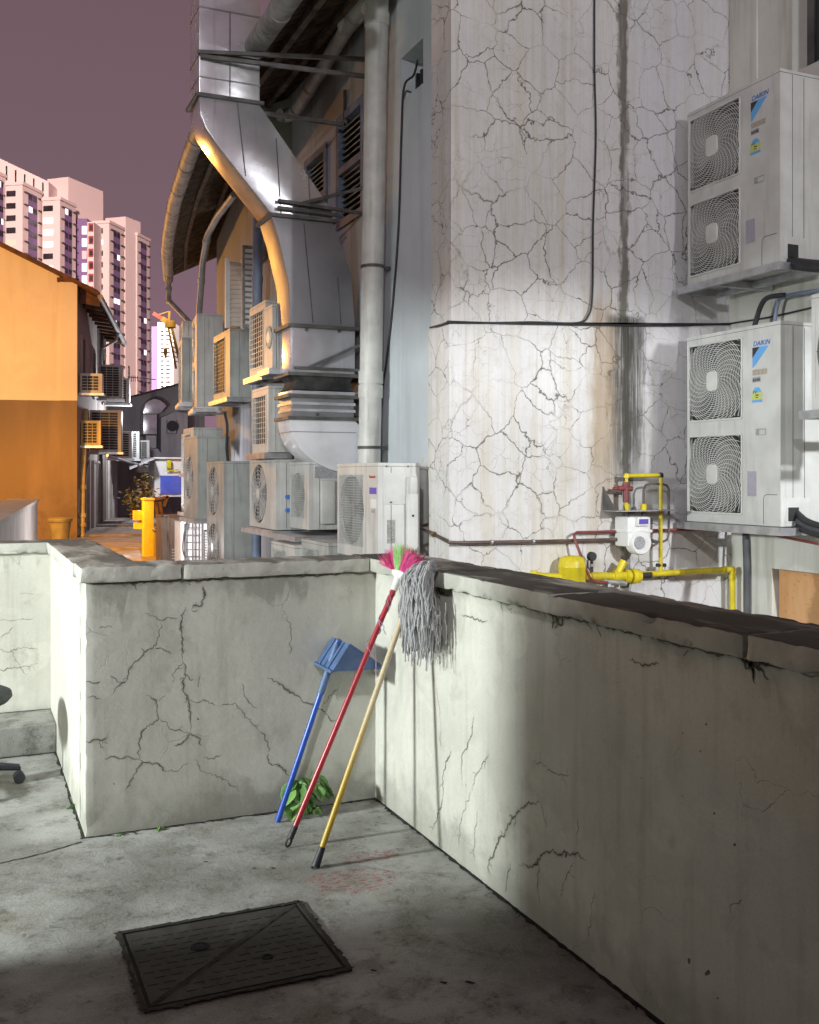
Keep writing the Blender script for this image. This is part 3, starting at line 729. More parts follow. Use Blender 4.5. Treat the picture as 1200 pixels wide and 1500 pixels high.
weed('tiny weed sprout at the wall base near the left corner of the short parapet', (pt(175,1219,z=0).x, 4.31, 0), 6, .02, .02, .018)
weed('tiny weed sprout at the wall base right of the other sprout, below the cracks', (pt(233,1212,z=0).x, 4.31, 0), 6, .02, .025, .018)
weed('tiny weed sprout at the foot of the bright white return wall', (.435, 4.75, 0), 5, .03, .02, .018)

# ================================================================== swivel stool at the left edge
M_CHAIR = plain('chair_black_plastic', (.030, .033, .042), .45, 0, .15); M_SEAT = plain('chair_grey_fabric', (.055, .062, .060), .85, 0, .15, 50)
cx, cy = -.04, 5.24
t = thing('swivel_stool', 'black swivel seat on castors, cut off by the left edge', 'stool', (cx, cy, 0))
mb = MB(); mb.lathe((cx, cy, .43), [(.16,-.028),(.235,-.022),(.255,0),(.25,.022),(.22,.036),(.10,.043)], 32); mb.build('seat', M_SEAT, t, smooth=True)
MB().lathe((cx, cy, .395), [(.10,-.02),(.17,-.004),(.19,.008)], 24).build('seat_pan', M_CHAIR, t, smooth=True)
mb = MB(); mb.cyl((cx,cy,.11), (cx,cy,.25), .028, 16); mb.cyl((cx,cy,.25), (cx,cy,.385), .016, 14); mb.build('gas_column', M_CHAIR, t, smooth=True)
MB().lathe((cx,cy,.075), [(.045,0),(.048,.03),(.035,.06)], 18).build('base_hub', M_CHAIR, t, smooth=True)
for k in range(5):
    a = R(3 + 72*k); d = Vector((math.cos(a), math.sin(a), 0)); c_ = Vector((cx, cy, 0)); tip = c_ + d*.285
    mb = MB(); mb.tube([c_ + Vector((0,0,.10)) + d*.03, c_ + d*.15 + Vector((0,0,.098)), tip + Vector((0,0,.075))], [.026,.022,.016], 8); lg = mb.build('leg', M_CHAIR, t, smooth=True)
    w = Vector((-d.y, d.x, 0)); mb = MB(); mb.cyl(tip, tip, .001, 3)
    mb = MB()
    for s_ in (-1, 1): mb.tube([tip + w*s_*.006 + Vector((0,0,.027)), tip + w*s_*.022 + Vector((0,0,.027))], .0265, 18)
    mb.cyl(tip + Vector((0,0,.03)), tip + Vector((0,0,.08)), .008, 10); mb.tube([tip+w*.015+Vector((0,0,.05)), tip+Vector((0,0,.062)), tip-w*.015+Vector((0,0,.05))], .009, 8)
    mb.build('castor', M_CHAIR, lg, smooth=True)
# ================================================================== lane ground
m = Mat('lane_asphalt'); n = m.noise(1.6, 6, .6); f_ = m.noise(30, 5)
c = m.mix(m.step(n, .3, .7), (.12, .115, .105), (.21, .20, .185)); c = m.mix(m.math('MULTIPLY', m.step(m.noise(.5, 4), .5, .7), .5), c, (.07, .065, .06))
m.bump(f_, .4, .01); M_LANE = m.out(c, m.step(n, .2, .8, .45, .8))
mb = MB(); mb.add([(-600,-60,GZ),(600,-60,GZ),(600,700,GZ),(-600,700,GZ)], [(0,1,2,3)])
structure(mb.build('lane_ground', M_LANE))

# ================================================================== shophouse on the right
B = thing('shophouse', 'tall old shophouse on the right with cracked white render and dark eaves', 'building', (4.2, 8, GZ))
zl, zr = 2.507, 2.625
MB().prism([(2.972,6.10,zl),(5.45,6.10,zr+.02),(5.45,6.10,7.4),(2.972,6.10,7.4)], (0,.31,0)).build('upper_pillar', M_PIL, B)
MB().prism([(2.950,6.082,GZ),(5.45,6.082,GZ),(5.45,6.082,zr),(2.950,6.082,zl-.02)], (0,.33,0)).build('lower_pillar', M_PIL, B)
XS = 5.32
mb = MB(); grid_wall(mb, -5, 6.1, GZ, 7.4, [(4.1,5.465,4.30,5.45), (4.35,5.66,-.1,.815)], .28, lambda u,v,d: (XS+d,u,v)); mb.build('side_wall', M_SIDE, B)
mb = MB(); mb.box(XS-.012, XS+.001, 5.80, 6.08, 4.0, 7.3); mb.build('side_pilaster', M_SIDE, B)
w_ = MB().box(XS+.16, XS+.24, 4.1, 5.465, 4.30, 5.45).build('window', M_STEEL, B)
m = Mat('dark_glass'); M_GLASS = m.out(m.mix(m.noise(3, 3), (.012,.014,.016), (.03,.033,.037)), .12)
for k in range(2): MB().box(XS+.15, XS+.158, 4.16+k*.66, 4.16+k*.66+.58, 4.36, 5.40).build('pane', M_GLASS, w_)
mb = MB()
for yy in (5.43, 4.78, 4.13): mb.box(XS+.135, XS+.165, yy-.03, yy+.03, 4.30, 5.45)
mb.box(XS+.135, XS+.164, 4.1, 5.46, 4.30, 4.35); mb.box(XS+.135, XS+.164, 4.1, 5.46, 5.05, 5.09)
mb.build('window_frame', M_STEEL, w_)
m = Mat('stained_plywood'); x, y, z = m.sep(); wv = m.noise(6, 5, stretch=(1,1,.3)); bl = m.math('ADD', y, m.math('MULTIPLY', m.math('SUBTRACT', m.noise(5, 4), .5), .35))
c = m.mix(m.step(wv, .3, .7), (.55, .28, .11), (.68, .38, .18)); c = m.mix(m.math('MULTIPLY', m.math('MULTIPLY', m.step(bl, 5.28, 5.33, 1, 0), m.step(bl, 5.10, 5.14)), .6), c, (.28, .15, .055))
c = m.mix(m.math('MULTIPLY', m.step(m.noise(40, 3), .62, .7), .4), c, (.12,.06,.03)); M_PLY = m.out(c, .7)
MB().box(XS+.05, XS+.07, 4.36, 5.64, -.1, .805).build('plywood_board', M_PLY, B)
# facade along the lane
XF = 3.15
HO1 = (6.94,7.37,4.42,4.76); HO2 = (8.10,8.80,3.72,4.74); HO3 = (9.08,9.75,3.7,4.62)
mb = MB(); grid_wall(mb, 6.40, 7.76, GZ, 5.47, [HO1], .25, lambda u,v,d: (XF+d,u,v)); mb.build('facade_wall', M_FAC, B)
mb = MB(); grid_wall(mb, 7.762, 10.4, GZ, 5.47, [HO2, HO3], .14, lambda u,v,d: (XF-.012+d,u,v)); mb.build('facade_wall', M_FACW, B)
MB().box(XF+.25, XF+.27, 6.9, 7.45, 4.38, 4.8).build('vent_back', M_BLACK, B)
mb = MB()
for k in range(4): mb.bar((XF+.10, HO1[0]+.05+k*.09, HO1[2]), (XF+.10, HO1[0]+.05+k*.09, HO1[2]+.2), .03)
mb.build('vent_fan', M_RUB, B)
mb = MB(); mb.prism([(2.62,10.22,4.95),(3.16,10.22,4.72),(3.16,10.22,5.44),(2.62,10.22,5.18)], (0,.18,0)); mb.build('eaves_corbel', M_MOULD, B)
M_SHF = plain('blue_shutter_frame', (.13, .17, .25), .6, 0, .2); M_SHL = plain('cream_louvre', (.42, .40, .33), .6, 0, .12)
for h in (HO2, HO3):
    s_ = MB().box(XF+.09, XF+.125, h[0], h[1], h[2], h[3]).build('shutter', M_BLACK, B)
    mb = MB(); x0 = XF-.035
    for a,b,c_,d in ((h[0],h[0]+.07,h[2],h[3]),(h[1]-.07,h[1],h[2],h[3]),(h[0]+.07,h[1]-.07,h[2],h[2]+.07),(h[0]+.07,h[1]-.07,h[3]-.07,h[3]),(h[0]+.07,h[1]-.07,(h[2]+h[3])/2-.03,(h[2]+h[3])/2+.03)):
        mb.box(x0, XF+.08, a, b, c_, d)
    mb.build('frame', M_SHF, s_)
    nl = 16
    for k in range(nl):
        zz = h[2]+.075+(k+.5)*(h[3]-h[2]-.15)/nl
        q = MB(); q.prism([(XF-.01,h[0]+.072,zz-.022),(XF,h[0]+.072,zz-.026),(XF+.05,h[0]+.072,zz+.02),(XF+.04,h[0]+.072,zz+.024)], (0,h[1]-h[0]-.144,0)); q.build('louvre', M_SHL, s_)
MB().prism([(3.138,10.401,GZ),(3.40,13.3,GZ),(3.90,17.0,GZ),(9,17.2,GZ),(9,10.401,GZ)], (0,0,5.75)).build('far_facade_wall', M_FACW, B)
M_PINKW = wall_mat('far_bay_plaster', (.58,.50,.46), .35)
MB().prism([(3.19,11.4,4.0),(3.24,11.9,4.0),(3.24,11.9,5.35),(3.19,11.4,5.35)], (-.05,.0,0)).build('far_pilaster', M_PINKW, B)
# eaves: corrugated sheets + battens
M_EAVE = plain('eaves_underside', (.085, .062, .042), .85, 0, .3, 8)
def eave(y): 
    P = [(2.25,5.9),(2.25,10.4),(2.55,13.3),(2.92,15.9),(3.42,18.5)]
    for (x0,y0),(x1,y1) in zip(P[:-1],P[1:]):
        if y <= y1: 
            f = (y-y0)/(y1-y0); return x0+(x1-x0)*f
    return P[-1][0]
yy = 6.43
while yy < 18.4:
    y1 = min(yy+.80, 18.45)
    if yy < 10.4 < y1: y1 = 10.4
    mb = MB(); nn = 48; vs = []; fs = []
    for i in range(nn+1):
        y = yy + (y1-yy)*i/nn; hz = .020*math.sin(2*math.pi*(y/.115)); e_ = eave(y)
        for dx, dz, k in ((0,0,0),(1.6,.80,0),(4,2.0,0)):
            vs += [(e_+dx, y, 5.06+dz+hz), (e_+dx, y, 5.085+dz+hz)]
    for i in range(nn):
        a = i*6; b = a+6
        fs += [(a,b,b+2,a+2),(a+1,a+3,b+3,b+1),(a+2,b+2,b+4,a+4),(a+3,a+5,b+5,b+3),(a,a+1,b+1,b)]
    fs += [(0,2,3,1),(2,4,5,3),(nn*6,nn*6+1,nn*6+3,nn*6+2),(nn*6+2,nn*6+3,nn*6+5,nn*6+4)]
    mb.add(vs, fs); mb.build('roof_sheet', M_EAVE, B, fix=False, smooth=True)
    yy = y1 + .004
for dx in (.25, .62):
    mb = MB(); ys = [6.5+i*.5 for i in range(24)]
    for a, b in zip(ys[:-1], ys[1:]): mb.bar((eave(a)+dx,a,5.0+dx*.5), (eave(b)+dx,b,5.0+dx*.5), .05, .06)
    mb.build('eaves_batten', M_EAVE, B)

# gutters and pipes
M_GUT = plain('weathered_gutter', (.33, .325, .315), .6, 0, .2, 7, .5)
def pipe(name, label, cat, path, r, mat, collars=(), rc=1.18, lc=.06, group=None, n=16):
    P = [Vector(p) for p in path]; t = thing(name, label, cat, P[-1] if P[-1].z < P[0].z else P[0], group)
    MB().tube(P, r, n).build('pipe', mat, t, smooth=True)
    for (i, f) in collars:
        a, b = P[i], P[i+1]; c_ = a.lerp(b, f); d = (b-a).normalized()
        MB().tube([c_-d*lc/2, c_+d*lc/2], r*rc, n).build('collar', mat, t, smooth=True)
    return t
gy = [5.95,7.0,8.0,9.0,10.2,11.2,12.2,13.2,14.2,15.2,16.2,17.2,18.45]
pipe('roof_gutter', 'weathered grey half-round gutter following the curved edge of the eaves', 'gutter', [(eave(y)-.05, y, 5.03-.004*abs(y-12)) for y in gy], .088, M_GUT, [(i,.5) for i in range(0,12)], 1.07, .05)
e_ = Vector((eave(18.4)-.05, 18.4, 5.0))
pipe('gutter_downpipe', 'thin downpipe bending from the far end of the gutter towards the wall', 'downpipe', [e_, e_-Vector((0,.05,.45)), pt(249,442,y=18.2), pt(285,480,y=17.4), pt(290,520,y=17.1)], .045, M_GUT, [(0,.4)], 1.3)
pipe('under_eaves_pipe', 'sloping grey pipe under the near eaves behind the duct', 'pipe', [pt(560,-25,x=2.98), pt(522,20,x=2.95), pt(475,95,x=2.96), pt(432,164,x=2.97), pt(420,170,x=2.94), pt(410,168,x=2.86)], .062, M_PVCG, [(1,.1),(2,.5),(2,.95)], 1.12)
top = pt(553,-6,x=3.0); bot = pt(541,690,x=3.0); bot2 = bot + (bot-top).normalized()*1.2
t = pipe('drain_stack', 'thick white vertical drain stack between the duct and the blue-grey wall', 'drainpipe', [top + Vector((0,0,.5)), top, bot, bot2], .092, M_PVC, [(1,.05),(1,.80),(1,.83)], 1.10, .10)
for py in (388, 655): 
    c_ = top.lerp(bot, (py+6)/696); MB().tube([c_-Vector((0,0,.012)), c_+Vector((0,0,.012))], .099, 18).build('clamp', M_STEEL, t, smooth=True)
    MB().bar(c_+Vector((.09,0,0)), c_+Vector((.16,0,0)), .03).build('clamp_stay', M_STEEL, t)
MB().tube([top+Vector((0,0,-.05)), top+Vector((-.02,.25,.02)), top+Vector((-.05,.6,-.02))], .075, 14).build('branch', M_PVC, t, smooth=True)
pipe('wall_pipe', 'white pipe with an elbow between the near AC unit and the cracked pillar', 'pipe', [pt(636,664,y=7.0), pt(628,672,y=6.95), pt(622,690,y=6.9), pt(622,760,y=6.9), pt(622,900,y=6.9)], .046, M_PVC, [(1,.9)], 1.12)
pipe('blue_downpipe', 'blue-grey vertical downpipe left of the duct beside stacked AC units', 'downpipe', [pt(378,318,y=10.15), pt(376,500,y=10.15), pt(375,880,y=10.15)], .052, M_BLUEP, [(0,.5),(1,.4)], 1.12)
pipe('wall_downpipe', 'orange-lit grey pipe along the far facade under the curved eaves', 'downpipe', [pt(343,285,y=11.9), pt(318,318,y=12.8), pt(304,345,y=13.2), pt(297,385,y=13.6), pt(291,470,y=14.2), pt(291,520,y=14.2)], .042, M_PVCG, [(3,.3),(2,.2)], 1.2)
def cable(name, label, path, r, mat, n=7, cat='cable'):
    P = [Vector(p) for p in path]; Q = []
    for i in range(len(P)-1):      # catmull-rom
        p0 = P[max(i-1,0)]; p1 = P[i]; p2 = P[i+1]; p3 = P[min(i+2,len(P)-1)]
        for k in range(6):
            f = k/6; Q.append(.5*((2*p1)+(p2-p0)*f+(2*p0-5*p1+4*p2-p3)*f*f+(-p0+3*p1-3*p2+p3)*f**3))
    Q.append(P[-1]); o = MB().tube(Q, r, n).build(name, mat, smooth=True); tag(o, label, cat); return o
yc = 6.075
cable('hanging_cable', 'black cable hanging down the cracked pillar and turning along the ledge', [pt(871,-10,y=6.09), pt(871,100,y=6.085), pt(873,200,y=6.088), pt(869,330,y=6.085), pt(868,430,y=6.08), pt(862,462,y=6.07), pt(845,473,y=yc), pt(780,472,y=yc), pt(720,473,y=yc), pt(661,472,y=yc-.005)], .0075, M_RUB)
cable('ledge_cable', 'thin black cable along the ledge of the cracked pillar to the AC units', [pt(630,480,x=2.935), pt(645,476,x=2.935), pt(658,471.5,x=2.94), pt(664,471,y=yc-.008), pt(760,474,y=yc-.008), pt(880,476,y=yc-.008), pt(980,477,y=yc-.008), pt(1062,474,y=yc-.01), pt(1075,473,x=5.30), pt(1130,464,x=5.30), pt(1200,448,x=5.30)], .0065, M_RUB)
cable('facade_cable', 'thin black cable sagging down the blue-grey wall from the vent', [pt(612,88,x=3.2), pt(606,110,x=3.14), pt(592,128,x=3.14), pt(588,200,x=3.14), pt(584,330,x=3.14), pt(575,450,x=3.14), pt(566,530,x=3.14), pt(559,580,x=3.14), pt(556,660,x=3.14)], .009, M_RUB)
pipe('conduit', 'dark vertical conduit on the wall below the AC units at right', 'conduit', [pt(1092,775,x=5.29), pt(1094,830,x=5.29), pt(1094,960,x=5.29)], .024, M_GREYPL)
cable('hose', 'thin dark red hose below the AC tray at right', [pt(1075,775,x=5.27), pt(1110,778,x=5.24), pt(1150,787,x=5.22), pt(1200,797,x=5.2)], .010, M_RED, 7, 'hose')

# ================================================================== galvanised duct
D_ = thing('exhaust_duct', 'large galvanised kitchen exhaust duct climbing the wall and jogging round the eaves', 'duct', (2.8, 8.4, 1.5))
Y0, DY = 8.2, .37
def duct_sec(name, left, right, mat=M_GALV, seams=()):
    """left / right: lists of (x,z) from top to bottom"""
    poly = [(x, Y0, z) for x, z in left] + [(x, Y0, z) for x, z in reversed(right)]
    o = MB().prism(poly, (0, DY, 0)).build(name, mat, D_, bevel=.006)
    return o
def zy(py, px=420): 
    return pt(px, py, y=Y0).z
duct_sec('upper_duct', [(1.74,7.2),(1.74,zy(158))], [(2.24,7.2),(2.24,zy(158))])
duct_sec('offset_duct', [(1.74,zy(160)),(1.75,zy(185)),(1.80,zy(205)),(1.90,zy(228)),(2.34,zy(316))], [(2.24,zy(160)),(2.87,zy(300)),(2.88,zy(316))])
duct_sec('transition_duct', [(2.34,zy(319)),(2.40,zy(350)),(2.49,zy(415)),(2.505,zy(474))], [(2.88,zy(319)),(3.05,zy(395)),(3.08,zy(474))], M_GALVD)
duct_sec('lower_duct', [(2.505,zy(478)),(2.505,zy(546))], [(3.08,zy(478)),(3.08,zy(546))])
M_CANV = plain('black_canvas', (.035,.034,.033), .8, 0, .3, 12)
duct_sec('flexible_joint', [(2.52,zy(548)),(2.56,zy(556)),(2.55,zy(564)),(2.52,zy(570))], [(3.07,zy(548)),(3.04,zy(556)),(3.05,zy(564)),(3.07,zy(570))], M_CANV)
duct_sec('collar_duct', [(2.505,zy(571)),(2.505,zy(578))], [(3.08,zy(571)),(3.08,zy(578))])
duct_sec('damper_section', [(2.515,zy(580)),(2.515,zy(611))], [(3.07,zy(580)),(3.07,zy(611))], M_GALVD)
zt = zy(614); zb = zy(694)
lf = [(2.505, zt), (2.505, zt-.02)] + [(3.10-.595*math.cos(a), zt-.02-(zt-.02-zb)*math.sin(a)) for a in [R(8*k) for k in range(1,12)]]
lf[-1] = (3.12, zb)
duct_sec('elbow', lf, [(3.08, zt), (3.12, zt-.04)], M_GALVL)
mb = None
for (xa, xb, py) in ((1.74,2.24,33),(1.74,2.24,100),(1.74,2.24,132)): MB().box(xa-.004, xb+.004, Y0-.005, Y0+DY+.004, zy(py)-.006, zy(py)+.006).build('seam', M_GALVD, D_)
MB().box(2.50, 3.085, Y0-.004, Y0+DY+.004, zy(632)-.003, zy(632)+.003).build('seam', M_GALVD, D_)
for py in (590, 600): MB().box(2.505, 3.08, Y0-.012, Y0+DY+.01, zy(py)-.012, zy(py)+.012).build('stiffener', M_GALV, D_)
mb = MB()
def seam(p, q): MB().bar(Vector((p[0],Y0-.002,p[1])), Vector((q[0],Y0-.002,q[1])), .008, .006).build('standing_seam', M_STEEL, D_)
seam((2.05,zy(160)), (2.12,zy(265))); seam((2.38,zy(205)), (2.42,zy(314))); seam((2.66,zy(250)), (2.68,zy(314))); seam((1.99,zy(33)),(1.99,zy(155)))
seam((2.62,zy(325)),(2.70,zy(470))); seam((2.92,zy(400)),(2.95,zy(470)))
for (xa, xb, py) in ((1.74,2.24,158),(2.34,2.88,317),(2.505,3.08,476),(2.505,3.08,547),(2.505,3.08,579),(2.505,3.08,612)):
    mb = MB(); z_ = zy(py)
    mb.box(xa-.03, xb+.03, Y0-.03, Y0+.002, z_-.014, z_+.014); mb.box(xa-.03, xb+.03, Y0+DY-.002, Y0+DY+.03, z_-.014, z_+.014)
    mb.box(xa-.03, xa+.001, Y0+.002, Y0+DY-.002, z_-.014, z_+.014); mb.box(xb-.001, xb+.03, Y0+.002, Y0+DY-.002, z_-.014, z_+.014)
    mb.build('flange', M_STEEL, D_)
mb = MB()
for a, b in ((652+7,485),(652,485)): pass
for px, py in ((449,483),(497,485),(465,607)):
    p = pt(px, py, y=Y0-.004); MB().lathe(p, [(.014,-.006),(.014,.002)], 10, 'y').build('bolt', M_STEEL, D_)
def brk(name, label, bars, w=.03):
    t = thing(name, label, 'bracket', bars[0][1])
    for a, b in bars: MB().bar(a, b, w).build('angle_bar', M_STEEL, t)
X_ = 3.13
zA = zy(100)
brk('duct_bracket', 'rusty angle-iron bracket frame holding the upper duct under the eaves', [((1.72,Y0-.03,zA),(2.26,Y0-.03,zA)),((1.72,Y0-.03,zA),(X_,Y0-.35,zA+.05)),((1.74,Y0-.03,zA-.03),(X_,Y0-.35,zA-.10)),((X_,Y0-.35,zA-.12),(X_,Y0-.35,zA+.12)),((2.24,Y0+DY+.02,zA-.26),(X_,Y0+DY+.02,zA-.26)),((X_,Y0+DY+.02,zA-.28),(X_,Y0+DY+.02,zA+.05))])
zB = zy(297)
brk('duct_bracket', 'triangular angle-iron bracket at the middle bend of the duct', [((2.38,Y0-.045,zB),(X_,Y0-.045,zB-.03)),((2.6,Y0-.045,zB),(X_,Y0-.075,zB+.18)),((X_,Y0-.05,zB-.05),(X_,Y0-.05,zB+.22)),((2.38,Y0-.045,zB-.06),(2.95,Y0-.045,zB-.07))], .026)
zC = zy(530)
brk('duct_bracket', 'grey angle bracket with diagonal brace across the lower duct', [((2.52,Y0-.045,zC-.05),(X_,Y0-.045,zC-.05)),((2.66,Y0-.045,zC-.04),(X_,Y0-.06,zC+.18)),((X_,Y0-.05,zC-.1),(X_,Y0-.05,zC+.3))], .024)

# ================================================================== air-conditioner condensers
def ring_pts(cx, cz, r, n=48): return [(cx + r*math.cos(6.2832*k/n), cz + r*math.sin(6.2832*k/n)) for k in range(n+1)]
def ac(label, xf, yfar, w, h, d, zb, fans=1, style='disc', mat=M_AC, head=0., det=1, fw=None, tray=True, group=None, wires=M_GRIL, side=None):
    M = Matrix.Translation((xf, yfar, zb)) @ Matrix.Rotation(R(-90)-head, 4, 'Z')
    t = thing('air_conditioner', label, 'air conditioner', (xf, yfar, zb), group)
    MB(M).box(0, w, .034, d, 0, h).build('casing', mat, t, bevel=.008)
    fh = (h-.03*(fans+1))/fans; s_ = fw or min(fh, w*.66); hs = []
    for k in range(fans):
        x0 = .03; z0 = .03 + k*(fh+.03) + (fh-s_)/2 if style != 'grid' else .08
        x1 = x0+s_; z1 = z0+(s_ if style != 'grid' else h-.16)
        hs.append((x0,x1,z0,z1))
    mb = MB(M); grid_wall(mb, .001, w-.001, .001, h-.001, hs, .035, lambda u,v,dd: (u,dd,v)); mb.build('front_panel', mat, t)
    for (x0,x1,z0,z1) in hs:
        cx, cz, rr = (x0+x1)/2, (z0+z1)/2, (x1-x0)/2*.96
        MB(M).box(x0, x1, .030, .0335, z0, z1).build('coil', M_COIL, t)
        if style in ('disc','swirl','hex') :
            # fan blades
            mb = MB(M)
            for k in range(3):
                a0 = k*2.094 + .4
                for j in range(5):
                    a = a0 + j*.26; b = a+.26
                    mb.add([(cx+.05*math.cos(a), .016+.0022*j, cz+.05*math.sin(a)), (cx+rr*.9*math.cos(a), .010+.0035*j, cz+rr*.9*math.sin(a)), (cx+rr*.9*math.cos(b), .0135+.0035*j, cz+rr*.9*math.sin(b)), (cx+.05*math.cos(b), .0182+.0022*j, cz+.05*math.sin(b))], [(0,1,2,3)])
            mb.lathe((cx,.012,cz), [(.055,0),(.055,.014)], 16, 'y')
            mb.build('fan', M_GRILD if style != 'disc' else M_GREYTX, t, fix=False)
        if style in ('disc','hex'):
            # plate that leaves a round mouth
            mb = MB(M); n = 40; vs = []
            for k in range(n):
                a = 6.2832*k/n; c_, s2 = math.cos(a), math.sin(a); q = 1/max(abs(c_),abs(s2))*(x1-x0)/2
                vs += [(cx+rr*c_,.003,cz+rr*s2),(cx+q*c_,.003,cz+q*s2),(cx+rr*c_,.028,cz+rr*s2)]
            fs = []
            for k in range(n):
                j = (k+1) % n; fs += [(3*k,3*k+1,3*j+1,3*j),(3*k,3*j,3*j+2,3*k+2)]
            mb.add(vs, fs); mb.build('fan_mouth', mat, t, fix=False)
        mb = MB(M)
        if style == 'swirl':
            A = (x1-x0)/2
            def clip(path):
                run = []
                for (a,b) in path:
                    if abs(a-cx) <= A and abs(b-cz) <= A: run.append((a,-.004 - .014*max(0,1-((a-cx)**2+(b-cz)**2)/(A*A*1.4)),b))
                    else:
                        if len(run) > 1: mb.tube(run, .0026, 4, caps=False)
                        run = []
                if len(run) > 1: mb.tube(run, .0026, 4, caps=False)
            for k in range(1, 19): clip(ring_pts(cx, cz, .045+k*.0148, 40 if k < 14 else 64))
            for k in range(30):
                a0 = 6.2832*k/30; clip([(cx+(.05+i*.0125)*math.cos(a0-.0007*i*i-.035*i), cz+(.05+i*.0125)*math.sin(a0-.0007*i*i-.035*i)) for i in range(26)])
            mb.build('fan_guard', wires, t, fix=False)
            sg = lambda q: (1 if q >= 0 else -1)*abs(q)**.45
            mb = MB(M); mb.prism([(cx+.058*sg(math.cos(6.2832*k/28)), -.028, cz+.068*sg(math.sin(6.2832*k/28))) for k in range(28)], (0,.016,0)); mb.build('guard_badge', wires, t, bevel=.004)
            fr = MB(M); q = .018; c4 = []
            for (sx,sz,a0) in ((1,1,0),(-1,1,90),(-1,-1,180),(1,-1,270)):
                for j in range(5):
                    a = R(a0+22.5*j); c4.append((cx+sx*(A-q)+q*math.cos(a)*1.0, -.002, cz+sz*(A-q)+q*math.sin(a)))
            fr.tube(c4, .008, 8, closed=True); fr.build('guard_frame', wires, t, smooth=True)
            bl = MB(M)
            for sx in (-1,1):
                for sz in (-1,1): bl.lathe((cx+sx*(A-.02), -.006, cz+sz*(A-.02)), [(.006,-.003),(.006,.004)], 8, 'y')
            bl.build('screw', M_STEEL, t)
        elif style == 'hex':
            p_ = .021; rows = int((z1-z0)/(p_*.866)); cols = int((x1-x0)/p_)
            for r_ in range(rows):
                for c_ in range(cols):
                    x = x0+(c_+.5+(r_ % 2)*.5)*p_; z = z0+(r_+.6)*p_*.866
                    if x > x1-.004: continue
                    for a in (90, 210, 330):
                        mb.tube([(x,-.002,z),(x+p_*.55*math.cos(R(a)),-.002,z+p_*.55*math.sin(R(a)))], .0022, 3, caps=False)
            mb.build('perforated_guard', wires, t, fix=False)
        elif style == 'disc':
            for k in range(1, 8 if det else 5): mb.tube([(a,-.004,b) for a,b in ring_pts(cx,cz,rr*k/(7.5 if det else 4.5),28)], .0025, 4, caps=False)
            for k in range(12): a = 6.2832*k/12; mb.tube([(cx+.03*math.cos(a),-.004,cz+.03*math.sin(a)),(cx+rr*math.cos(a),-.004,cz+rr*math.sin(a))], .0025, 4, caps=False)
            mb.build('fan_guard', wires, t, fix=False)
            MB(M).lathe((cx,-.008,cz), [(.05,0),(.05,.006)], 16, 'y').build('guard_badge', wires, t)
        elif style == 'grid':
            nz = max(6, int((z1-z0)/.045))
            for k in range(nz+1): zz = z0+k*(z1-z0)/nz; mb.tube([(x0,-.003,zz),(x1,-.003,zz)], .0028, 4)
            for k in range(7): xx = x0+k*(x1-x0)/6; mb.tube([(xx,-.001,z0),(xx,-.001,z1)], .0028, 4)
            mb.build('wire_guard', wires, t, fix=False)
            fr = MB(M)
            for a,b,c_,e2 in ((x0-.012,x1+.012,z0-.012,z0),(x0-.012,x1+.012,z1,z1+.012),(x0-.012,x0,z0,z1),(x1,x1+.012,z0,z1)): fr.box(a,b,-.006,.001,c_,e2)
            fr.build('guard_frame', mat, t)
    # lid seam, side panel seams
    mb = MB(M); mb.box(-.002, w+.002, -.001, d+.002, h-.026, h-.0235); 
    mb.box(w-.001, w+.0012, d*.30, d*.305+.002, .01, h-.03); mb.build('panel_seam', M_GREYPL, t)
    if tray:
        mb = MB(M); mb.box(-.05, w+.05, -.05, -.012, -.055, -.004); mb.box(-.05, w+.05, d-.06, d-.02, -.055, -.004)
        mb.box(-.05, -.01, -.012, d-.06, -.055, -.006); mb.box(w+.01, w+.05, -.012, d-.06, -.055, -.006); mb.box(w*.35, w*.35+.04, -.012, d+.12, -.056, -.008)
        mb.build('mounting_frame', M_ZINC, t)
    return t, M
def sticker(M, t, name, mat, x0, x1, z0, z1, y=-.0012): return MB(M).box(x0, x1, y, .0005, z0, z1).build(name, mat, t)
RX = Matrix.Rotation(R(90), 4, 'X')
